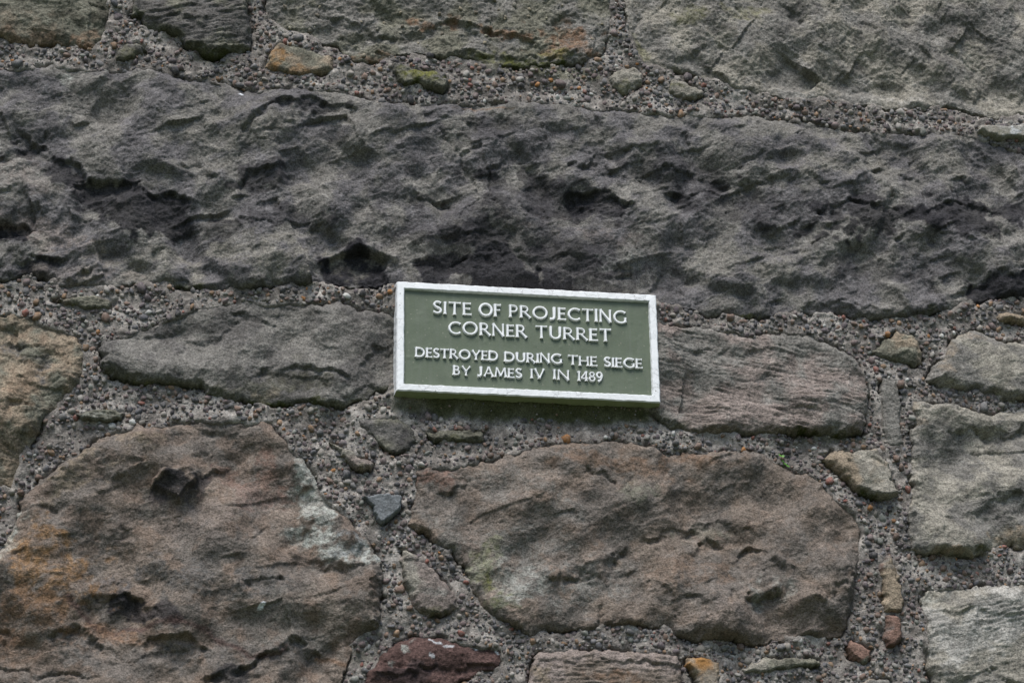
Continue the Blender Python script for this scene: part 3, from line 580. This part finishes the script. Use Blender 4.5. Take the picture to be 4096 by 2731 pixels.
build_mortar('mortar', WX0, WX1, 0.0, WZ1, .02, hole=(MX0+.02, MX1-.02, MZ0+.02, MZ1-.02))
# solid core of the wall behind the facing
bm = bmesh.new(); bmesh.ops.create_cube(bm, size=1)
for v in bm.verts: v.co = Vector((v.co.x*(WX1-WX0), .03+.45*(v.co.y+.5), (v.co.z+.5)*WZ1))
me = bpy.data.meshes.new('wall_core'); bm.to_mesh(me); bm.free(); 
at = me.color_attributes.new('Col', 'FLOAT_COLOR', 'POINT')
for dta in at.data: dta.color = (.16, .15, .13, 1)
me.materials.append(M_MORTAR)
core = bpy.data.objects.new('wall_core', me); COL.objects.link(core); core.parent = WALL

# ------------------------------------------------------------------ pebbles in the mortar
def ico(sub):
    bm = bmesh.new(); bmesh.ops.create_icosphere(bm, subdivisions=sub, radius=1.0); bm.verts.ensure_lookup_table()
    V = np.array([v.co[:] for v in bm.verts]); F = np.array([[v.index for v in f.verts] for f in bm.faces]); bm.free()
    return V, F
ICO2, F2 = ico(2); ICO1, F1 = ico(1)
PAL = np.array([(.090, .090, .098), (.122, .120, .122), (.095, .080, .085), (.130, .100, .098), (.150, .105, .085), (.200, .185, .165),
                (.260, .245, .225), (.190, .125, .080), (.270, .130, .050), (.170, .075, .060), (.42, .42, .40), (.060, .058, .062), (.150, .155, .140)])
PW = np.array([11, 13, 15, 14, 10, 10, 5, 6, .6, 1.8, 1.0, 9, 4.]); PW /= PW.sum()
ncand = 130000
cx = rs.uniform(MX0, MX1, ncand); cz = rs.uniform(MZ0, MZ1, ncand)
cdist = union_dist(cx, cz)
dens = fbm(cx, cz, .055, 501, 3)
rad = np.exp(rs.normal(math.log(.0039), .30, ncand)).clip(.0028, .0105)
order = np.argsort(-rad)
def below_plaque(x, z): return PX0-.01 < x < PX1+.01 and PZ0-.042+.01*math.sin(x*31) < z < PZ1
cell = {}; kept = []; CS = .0105
for k in order:
    if cdist[k] > -rad[k]*.45: continue
    if dens[k] < -.52 + .28*rs.rand() or below_plaque(cx[k], cz[k]): continue
    a, b_ = int(cx[k]//CS), int(cz[k]//CS); good = True
    for i in (a-2, a-1, a, a+1, a+2):
        for j in (b_-2, b_-1, b_, b_+1, b_+2):
            for q in cell.get((i, j), ()):
                if (cx[k]-cx[q])**2+(cz[k]-cz[q])**2 < (.74*(rad[k]+rad[q]))**2: good = False; break
            if not good: break
        if not good: break
    if good: kept.append(k); cell.setdefault((a, b_), []).append(k)
kept = np.array(kept)
px_, pz_, pr_ = cx[kept], cz[kept], rad[kept]
ph_ = mortar_h(px_, pz_, cdist[kept]) + pr_*rs.uniform(-.50, .20, len(kept))
pc_ = PAL[rs.choice(len(PAL), len(kept), p=PW)]*rs.uniform(.85, 1.45, (len(kept), 1))
# rounded inclusions sitting in the gritty block of the top row
for s in STONES:
    if s.get('incl_pts'):
        x, z, h = s['incl_pts']; k = len(x)
        px_ = np.concatenate([px_, x]); pz_ = np.concatenate([pz_, z]); ph_ = np.concatenate([ph_, h+.0005])
        pr_ = np.concatenate([pr_, rs.uniform(.0025, .0055, k)])
        pc_ = np.concatenate([pc_, np.array([(.24, .21, .15), (.15, .13, .1), (.40, .37, .28), (.19, .18, .15)])[rs.choice(4, k, p=[.4, .35, .1, .15])]])
NPB = len(px_)
def rand_rot(k):
    q = rs.normal(size=(k, 4)); q /= np.linalg.norm(q, axis=1)[:, None]; a, b_, c, d_ = q.T
    return np.stack([np.stack([1-2*(c*c+d_*d_), 2*(b_*c-a*d_), 2*(b_*d_+a*c)], 1), np.stack([2*(b_*c+a*d_), 1-2*(b_*b_+d_*d_), 2*(c*d_-a*b_)], 1), np.stack([2*(b_*d_-a*c), 2*(c*d_+a*b_), 1-2*(b_*b_+c*c)], 1)], 1)
RT = rand_rot(NPB)
AX = np.stack([rs.uniform(1.0, 1.3, NPB), rs.uniform(.75, 1.0, NPB), rs.uniform(.6, .85, NPB)], 1)
infr = (px_ > IN_X0+.03) & (px_ < IN_X1-.03) & (pz_ > IN_Z0+.03) & (pz_ < IN_Z1-.03)
rank = np.argsort(-(pr_*infr)); big = set(rank[:300].tolist())
# eight pebble shapes shared by the 300 largest
shapes = []
for k in range(8):
    lump = 1 + .13*rs.normal(size=(len(ICO2), 1)); ax = np.array([rs.uniform(1.0, 1.3), rs.uniform(.8, 1.0), rs.uniform(.6, .85)])
    o = mesh_obj('pebble', ICO2*lump*ax, F2, M_PEBO); shapes.append(o.data); bpy.data.objects.remove(o)
for k in rank[:300]:
    o = bpy.data.objects.new('pebble', shapes[int(k) % 8]); COL.objects.link(o); o.parent = WALL
    o.matrix_local = Matrix.LocRotScale(Vector((px_[k], -ph_[k], pz_[k])), Matrix(RT[k].tolist()).to_quaternion(), Vector((pr_[k],)*3))
    o.color = (*pc_[k], 1)
rest = np.array([k for k in range(NPB) if k not in big])
def lumps(ids_x, ids_h, ids_z, ids_r, rot, ax, base, faces, cols):
    k = len(ids_x); nb = len(base)
    v = base[None]*(1+.12*rs.normal(size=(k, nb, 1)))*ax[:, None]
    v = np.einsum('kij,knj->kni', rot, v)*ids_r[:, None, None]
    v += np.stack([ids_x, -ids_h, ids_z], 1)[:, None]
    f = (faces[None] + (np.arange(k)*nb)[:, None, None]).reshape(-1, 3)
    return v.reshape(-1, 3), f, np.repeat(cols, nb, 0)
v1, f1, c1 = lumps(px_[rest], ph_[rest], pz_[rest], pr_[rest], RT[rest], AX[rest], ICO2, F2, pc_[rest])
# coarse sand grains between them
ng = 22000
sx = rs.uniform(MX0, MX1, ng); sz = rs.uniform(MZ0, MZ1, ng); sdist = union_dist(sx, sz)
q = sdist < -.001; sx, sz, sdist = sx[q], sz[q], sdist[q]; ng = len(sx)
sr = rs.uniform(.0011, .0025, ng)
v2, f2, c2 = lumps(sx, mortar_h(sx, sz, sdist)+sr*.3, sz, sr, rand_rot(ng), np.stack([rs.uniform(.9, 1.3, ng), np.ones(ng), rs.uniform(.6, 1, ng)], 1), ICO1, F1,
                   PAL[rs.choice(len(PAL), ng, p=PW)]*rs.uniform(1.0, 2.0, (ng, 1)))
pf = mesh_obj('pebble_fill', np.concatenate([v1, v2]), np.concatenate([f1, f2+len(v1)]), M_PEB, WALL, np.concatenate([c1, c2]))
pf['kind'] = 'stuff'
print('pebbles', NPB, 'grit', ng)

# ------------------------------------------------------------------ the plaque
def paint(name, base, rough, crack, dirt, bumpd, streak=0.0):
    m, n, l, b = mat(name)
    b.inputs['Roughness'].default_value = rough; b.inputs['Specular IOR Level'].default_value = .35
    g = n.new('ShaderNodeNewGeometry')
    no = N(n, 'ShaderNodeTexNoise', Scale=38.0, Detail=5.0, Roughness=.65); l.new(g.outputs['Position'], no.inputs['Vector'])
    nf = N(n, 'ShaderNodeTexNoise', Scale=240.0, Detail=3.0); l.new(g.outputs['Position'], nf.inputs['Vector'])
    mix = n.new('ShaderNodeMix'); mix.data_type = 'RGBA'; mix.inputs['A'].default_value = (*base, 1); mix.inputs['B'].default_value = (*dirt, 1)
    l.new(ramp(n, l, no.outputs[0], .48, .78, 0, .45), mix.inputs['Factor'])
    out = mix.outputs['Result']
    if streak:
        sm = n.new('ShaderNodeMapping'); sm.inputs['Scale'].default_value = (70, 1, 7); l.new(g.outputs['Position'], sm.inputs['Vector'])
        sn = N(n, 'ShaderNodeTexNoise', Scale=1.0, Detail=3.0, Roughness=.6); l.new(sm.outputs[0], sn.inputs['Vector'])
        m3 = n.new('ShaderNodeMix'); m3.data_type = 'RGBA'; m3.inputs['B'].default_value = (.155, .172, .140, 1)
        l.new(ramp(n, l, sn.outputs[0], .5, .75, 0, streak), m3.inputs['Factor']); l.new(out, m3.inputs['A']); out = m3.outputs['Result']
        vs = N(n, 'ShaderNodeTexVoronoi', Scale=85.0); l.new(g.outputs['Position'], vs.inputs['Vector'])
        m4 = n.new('ShaderNodeMix'); m4.data_type = 'RGBA'; m4.inputs['B'].default_value = (.26, .25, .20, 1)
        l.new(ramp(n, l, vs.outputs['Distance'], .08, .16, .55, 0), m4.inputs['Factor']); l.new(out, m4.inputs['A']); out = m4.outputs['Result']
    # hairline cracks in the paint, only in patches
    wv = n.new('ShaderNodeVectorMath'); wv.operation = 'MULTIPLY_ADD'; wv.inputs[1].default_value = (.03, .03, .03)
    l.new(no.outputs['Color'], wv.inputs[0]); l.new(g.outputs['Position'], wv.inputs[2])
    vo = N(n, 'ShaderNodeTexVoronoi', Scale=46.0); vo.feature = 'DISTANCE_TO_EDGE'; l.new(wv.outputs[0], vo.inputs['Vector'])
    ck = ramp(n, l, vo.outputs['Distance'], .0, .035, 1, 0)
    pm = N(n, 'ShaderNodeTexNoise', Scale=16.0, Detail=2.0); l.new(g.outputs['Position'], pm.inputs['Vector'])
    pk = ramp(n, l, pm.outputs[0], .46, .58, 0, crack)
    cm = n.new('ShaderNodeMath'); cm.operation = 'MULTIPLY'; l.new(ck, cm.inputs[0]); l.new(pk, cm.inputs[1])
    m2 = n.new('ShaderNodeMix'); m2.data_type = 'RGBA'; m2.inputs['B'].default_value = (.16, .15, .13, 1)
    if crack:
        cn = N(n, 'ShaderNodeTexNoise', Scale=130.0, Detail=4.0, Roughness=.7); l.new(g.outputs['Position'], cn.inputs['Vector'])
        m5 = n.new('ShaderNodeMix'); m5.data_type = 'RGBA'; m5.inputs['B'].default_value = (.22, .20, .17, 1)
        l.new(ramp(n, l, cn.outputs[0], .655, .69, 0, .8), m5.inputs['Factor']); l.new(out, m5.inputs['A']); out = m5.outputs['Result']
    l.new(cm.outputs[0], m2.inputs['Factor']); l.new(out, m2.inputs['A']); l.new(m2.outputs['Result'], b.inputs['Base Color'])
    hs = n.new('ShaderNodeMath'); hs.operation = 'SUBTRACT'; l.new(no.outputs[0], hs.inputs[0]); l.new(cm.outputs[0], hs.inputs[1])
    ha = n.new('ShaderNodeMath'); ha.operation = 'MULTIPLY_ADD'; ha.inputs[1].default_value = .35; l.new(nf.outputs[0], ha.inputs[0]); l.new(hs.outputs[0], ha.inputs[2])
    bp = n.new('ShaderNodeBump'); bp.inputs['Strength'].default_value = .6; bp.inputs['Distance'].default_value = bumpd
    l.new(ha.outputs[0], bp.inputs['Height']); l.new(bp.outputs[0], b.inputs['Normal'])
    return m
M_WHITE = paint('white_gloss_paint', (.83, .84, .85), .45, .45, (.74, .74, .73), .0016)
M_GREEN = paint('grey_green_paint', (.112, .138, .093), .5, .0, (.094, .112, .080), .0010, .45)
M_ALGAE = paint('algae_stained_paint', (.30, .34, .19), .7, .3, (.14, .16, .07), .0022)
M_LETTER = paint('white_lettering_paint', (.84, .85, .86), .45, .15, (.60, .61, .58), .0010)

RIM, DEEP = .0136, .0075
PLQ = bpy.data.objects.new('plaque', None); COL.objects.link(PLQ)
PLQ['label'] = 'green cast plaque with white raised lettering and a white rim fixed to the wall'
PLQ['category'] = 'plaque'
def child(o): o.parent = PLQ; return o
# rim: a profile carried round the rectangle, its paint a little wavy
prof = [(-.0030, .034), (-.0022, .022), (-.0008, .0030), (.0012, .0003), (RIM-.0012, .0), (RIM, .0012), (RIM+.0016, DEEP+.002)]   # (inset, depth behind FY)
side_pts = []
nlx, nlz = 120, 54
for k in range(nlx): side_pts.append(('b', k/nlx))
for k in range(nlz): side_pts.append(('r', k/nlz))
for k in range(nlx): side_pts.append(('t', k/nlx))
for k in range(nlz): side_pts.append(('l', k/nlz))
V = []; 
for (sd__, t) in side_pts:
    for (ins, dep) in prof:
        a, b_, c, d_ = PX0+ins, PX1-ins, PZ0+ins, PZ1-ins
        if sd__ == 'b': p = (a+(b_-a)*t, c)
        elif sd__ == 'r': p = (b_, c+(d_-c)*t)
        elif sd__ == 't': p = (b_+(a-b_)*t, d_)
        else: p = (a, d_+(c-d_)*t)
        V.append((p[0], FY+dep, p[1]))
V = np.array(V)
wob = .0008*fbm(V[:, 0]*1.0, V[:, 2]*1.0+V[:, 1], .012, 601, 2)
V[:, 0] += wob; V[:, 2] += .0008*fbm(V[:, 0], V[:, 2]+V[:, 1], .011, 605, 2); V[:, 1] += .0003*fbm(V[:, 0], V[:, 2], .013, 609, 2)
NP_, NS_ = len(prof), len(side_pts)
F = []; MI = []
for i in range(NS_):
    for j in range(NP_-1):
        a = i*NP_+j; b_ = ((i+1) % NS_)*NP_+j
        F.append((a, b_, b_+1, a+1)); MI.append(1 if (side_pts[i][0] == 'b' and j < 2) else 0)
rim = child(mesh_obj('rim', V, np.array(F), M_WHITE, smooth=False)); rim.data.materials.append(M_ALGAE)
rim.data.polygons.foreach_set('material_index', np.array(MI, np.int32))
rim['label'] = 'white raised rim with cracked paint and a green stained underside'
# panel
def panel():
    nx, nz = 150, 66
    gx, gz = np.meshgrid(np.linspace(PX0+RIM-.001, PX1-RIM+.001, nx), np.linspace(PZ0+RIM-.001, PZ1-RIM+.001, nz))
    y = FY+DEEP + .0006*fbm(gx, gz, .06, 620, 2)
    # small blisters under the paint
    for k in range(70):
        bx, bz, br = rs.uniform(PX0+.02, PX1-.02), rs.uniform(PZ0+.02, PZ1-.02), rs.uniform(.0012, .0026)
        y -= .0011*np.exp(-((gx-bx)**2+(gz-bz)**2)/br**2)
    V = np.stack([gx.ravel(), y.ravel(), gz.ravel()], 1)
    used, f = grid_faces(np.ones((nz-1, nx-1), bool), nx, nz)
    return child(mesh_obj('panel', V, f, M_GREEN))
PANEL = panel()
bm = bmesh.new(); bmesh.ops.create_cube(bm, size=1)
for v in bm.verts: v.co = Vector(((PX0+PX1)/2+v.co.x*(PX1-PX0-.006), FY+DEEP+.0022+.022*(v.co.y+.5), (PZ0+PZ1)/2+v.co.z*(PZ1-PZ0-.006)))
me = bpy.data.meshes.new('back_plate'); bm.to_mesh(me); bm.free(); me.materials.append(M_GREEN)
o = bpy.data.objects.new('back_plate', me); COL.objects.link(o); child(o)

# lettering: every letter drawn as flared strokes, cap height 1
def arc(cx, cy, rx, ry, a0, a1, n=14):
    return [(cx+rx*math.cos(R(a0+(a1-a0)*i/n)), cy+ry*math.sin(R(a0+(a1-a0)*i/n))) for i in range(n+1)]
TH, TN = .165, .120
def ln(a, b, w=TH, fl=1.0): return ('l', [a, b], w, fl)
def cv(p, w=TH, w2=None, fl=1.0): return ('c', p, w, fl, w2)
G = {
 'I': (.16, [ln((.08, 0), (.08, 1))]),
 'T': (.72, [ln((.36, 0), (.36, 1)), ln((0, .945), (.72, .945), TN)]),
 'E': (.52, [ln((.08, 0), (.08, 1)), ln((.08, .055), (.52, .055), TN), ln((.08, .52), (.44, .52), TN), ln((.08, .945), (.49, .945), TN)]),
 'F': (.50, [ln((.08, 0), (.08, 1)), ln((.08, .52), (.42, .52), TN), ln((.08, .945), (.49, .945), TN)]),
 'H': (.76, [ln((.08, 0), (.08, 1)), ln((.68, 0), (.68, 1)), ln((.08, .52), (.68, .52), TN)]),
 'N': (.80, [ln((.08, 0), (.08, 1), TN), ln((.72, 0), (.72, 1), TN), ln((.06, 1), (.74, .0), TH, .7)]),
 'M': (.98, [ln((.06, 0), (.17, 1), TN), ln((.92, 0), (.81, 1), TH), ln((.17, .98), (.49, .12), TH, .6), ln((.49, .12), (.81, .98), TN, .6)]),
 'A': (.80, [ln((.05, 0), (.40, 1.0), TN), ln((.75, 0), (.40, 1.0), TH), ln((.17, .34), (.62, .34), TN, .3)]),
 'V': (.78, [ln((.05, 1), (.39, 0), TH), ln((.73, 1), (.39, 0), TN)]),
 'Y': (.76, [ln((.05, 1), (.38, .46), TH), ln((.71, 1), (.38, .46), TN), ln((.38, .5), (.38, 0))]),
 'O': (1.0, [('o', arc(.5, .5, .43, .46, 0, 360, 32)[:-1], TH, 0)]),
 'C': (.82, [cv(arc(.5, .5, .43, .46, 48, 312, 24))]),
 'G': (.86, [cv(arc(.5, .5, .43, .46, 48, 318, 24)), ln((.80, .10), (.80, .46), TH)]),
 'D': (.84, [ln((.08, 0), (.08, 1)), cv([(.06, .945)]+arc(.36, .5, .40, .445, 88, -88, 18)+[(.06, .055)], TH)]),
 'P': (.58, [ln((.08, 0), (.08, 1)), cv([(.06, .945)]+arc(.28, .70, .23, .245, 88, -88, 12)+[(.08, .455)], TN)]),
 'R': (.70, [ln((.08, 0), (.08, 1)), cv([(.06, .945)]+arc(.28, .71, .22, .235, 88, -88, 12)+[(.08, .475)], TN), ln((.28, .48), (.68, .0), TH)]),
 'B': (.60, [ln((.08, 0), (.08, 1)), cv([(.06, .945)]+arc(.27, .745, .19, .20, 88, -88, 10)+[(.08, .545)], TN), cv([(.08, .52)]+arc(.29, .29, .23, .235, 88, -88, 10)+[(.06, .055)], TN)]),
 'U': (.76, [cv([(.09, 1), (.09, .4)]+arc(.38, .35, .29, .30, 180, 360, 14)+[(.67, .4), (.67, 1)], TH*.95)]),
 'J': (.42, [cv([(.30, 1), (.30, .25)]+arc(.12, .22, .18, .20, 0, -75, 6)+[(.0, .03)], TH)]),
 'S': (.52, [cv([(.46, .86)]+arc(.28, .735, .20, .215, 50, 240, 10)+arc(.255, .265, .225, .215, 60, -140, 12)+[(.03, .13)], TH)]),
 '1': (.24, [ln((.16, 0), (.16, 1)), ln((.0, .86), (.16, .97), TN, .3)]),
 '4': (.62, [ln((.46, 0), (.46, 1)), ln((.46, .97), (.02, .30), TN, .3), ln((.0, .28), (.62, .28), TN, .3)]),
 '8': (.56, [('o', arc(.28, .745, .19, .205, 0, 360, 20)[:-1], TN, 0), ('o', arc(.28, .275, .23, .235, 0, 360, 20)[:-1], TH*.9, 0)]),
 '9': (.56, [('o', arc(.28, .69, .22, .26, 0, 360, 20)[:-1], TH*.85, 0), cv([(.50, .70), (.49, .45), (.38, .18), (.14, .02)], TH*.85)]),
}
def stroke_mesh(pts, w, flare, closed, H, sx, s, V, F):
    """sweep a tapered ridge along the stroke; sx, s = metres per unit across and up"""
    P = np.array(pts, float)*np.array([sx, s]); hw = w*s/2
    if len(P) == 2:
        ts = np.array([0, .06, .16, .35, .65, .84, .94, 1.0])
        P = P[0]+(P[1]-P[0])*ts[:, None]
        k = 1+flare*np.array([.42, .22, .05, -.04, -.04, .05, .22, .42])
    elif closed: k = np.ones(len(P))
    else:
        k = np.ones(len(P)); k[0] += flare*.25; k[-1] += flare*.25
    n = len(P)
    T = np.zeros_like(P)
    for i in range(n):
        a = P[(i-1) % n] if (closed or i > 0) else P[i]; b = P[(i+1) % n] if (closed or i < n-1) else P[i]
        T[i] = (b-a)/(np.linalg.norm(b-a)+1e-9)
    Nn = np.stack([-T[:, 1], T[:, 0]], 1)
    base = len(V); cross = [(-1.28, -.0012), (-1.0, H*.72), (-.55, H), (.55, H), (1.0, H*.72), (1.28, -.0012)]
    for i in range(n):
        for (c, hh) in cross:
            q = P[i]+Nn[i]*c*hw*k[i]; V.append((q[0], -hh, q[1]))
    m = len(cross)
    for i in range(n if closed else n-1):
        a = base+i*m; b = base+((i+1) % n)*m
        for j in range(m-1): F.append((a+j, a+j+1, b+j+1, b+j))
    if not closed:
        F.append(tuple(base+j for j in range(m))[::-1]); F.append(tuple(base+(n-1)*m+j for j in range(m)))
def letter_mesh(ch, sx, s, H, wmul, fm=1.0):
    V = []; F = []
    for i, st in enumerate(G[ch][1]):
        stroke_mesh(st[1], st[2]*wmul, st[3]*fm, st[0] == 'o', H-.00022*i, sx, s, V, F)
    me = bpy.data.meshes.new('letter'); me.from_pydata(V, [], F); me.update()
    bm = bmesh.new(); bm.from_mesh(me); bmesh.ops.recalc_face_normals(bm, faces=bm.faces); bm.to_mesh(me); bm.free()
    me.materials.append(M_LETTER)
    return me
def zp(zx, zy):                               # pixel in the close view of the plaque -> panel plane
    x, z = wall_pt([(1540+zx/2.0276)/K], [(1100+zy/2.0276)/K], FY+DEEP-.003)
    return x[0], z[0]
LINES = [  # words with left and right end on the base line, cap height in pixels, gap between letters, stroke weight
 (99, .13, 1.0, [('SITE', 388, 310, 702, 328), ('OF', 762, 330, 942, 338), ('PROJECTING', 1008, 340, 1958, 392)]),
 (99, .13, 1.0, [('CORNER', 514, 476, 1150, 506), ('TURRET', 1224, 510, 1836, 542)]),
 (76, .11, 1.12, [('DESTROYED', 246, 661, 918, 696), ('DURING', 968, 698, 1434, 720), ('THE', 1486, 726, 1722, 740), ('SIEGE', 1778, 742, 2088, 758)]),
 (76, .11, 1.12, [('BY', 552, 808, 694, 816), ('JAMES', 750, 818, 1110, 834), ('IV', 1182, 834, 1296, 840), ('IN', 1366, 844, 1496, 852), ('1489', 1560, 856, 1766, 864)]),
]
for cap, gap, wm, words in LINES:
    for (wd, ax_, az_, bx_, bz_) in words:
        x0, z0 = zp(ax_, az_); x1, z1 = zp(bx_, bz_)
        xt, zt = zp(ax_, az_-cap); s = zt-z0
        tot = sum(G[c][0] for c in wd)+gap*(len(wd)-1); sx = (x1-x0)/tot
        cur = 0.0
        for c in wd:
            me = letter_mesh(c, sx, s*rs.uniform(.975, 1.025), .0052*rs.uniform(.85, 1.1), wm*rs.uniform(.92, 1.08), 2.0 if wm > 1.05 else 1.15)
            o = bpy.data.objects.new('letter', me); COL.objects.link(o); o.parent = PANEL
            t = cur/tot
            o.rotation_euler = (0, R(rs.uniform(-.9, .9)), 0)
            o.location = (x0+(x1-x0)*t, FY+DEEP, z0+(z1-z0)*t + rs.uniform(-.0004, .0004))
            cur += G[c][0]+gap

# ------------------------------------------------------------------ a seedling in the joint
m, n, l, b = mat('seedling_green'); b.inputs['Base Color'].default_value = (.085, .23, .030, 1); b.inputs['Roughness'].default_value = .5
M_LEAF = m
sx_, sz_ = wall_pt([1797], [1060], -.012)
SEED = bpy.data.objects.new('seedling', None); COL.objects.link(SEED); SEED.location = (sx_[0], -.006, sz_[0])
SEED['label'] = 'tiny bright green seedling growing from the joint above the reddish brown pitted block'; SEED['category'] = 'plant'
def tube(pts, r):
    V = []; F = []
    for i, p in enumerate(pts):
        for k in range(5):
            a = k*2*math.pi/5; V.append((p[0]+r*math.cos(a), p[1]+r*math.sin(a)*.6, p[2]+r*math.sin(a)))
    for i in range(len(pts)-1):
        for k in range(5): F.append((i*5+k, i*5+(k+1) % 5, (i+1)*5+(k+1) % 5, (i+1)*5+k))
    return V, F
V, F = tube([(.006, .006, -.010), (.002, -.008, -.004), (-.004, -.014, .002), (-.006, -.018, .008)], .0008)
mesh_obj('stem', V, F, M_LEAF, SEED)
def leaf(loc, rx, rz, yaw):
    V = [(0, 0, 0)]; 
    for k in range(9):
        a = 2*math.pi*k/9; V.append((rx*math.cos(a), -.0006+.0008*abs(math.sin(a)), rz*math.sin(a)))
    F = [(0, 1+k, 1+(k+1) % 9) for k in range(9)]
    o = mesh_obj('leaf', V, F, M_LEAF, SEED); o.location = loc; o.rotation_euler = (R(-30), yaw, R(15))
leaf((-.0075, -.0185, .0085), .0042, .0032, .4); leaf((-.0015, -.017, .0075), .0036, .0030, -.5)
leaf((.0040, -.011, -.0055), .0048, .0030, .5); leaf((.0090, -.010, -.0095), .0046, .0028, .3); leaf((-.001, -.013, -.0010), .0030, .0024, 0)
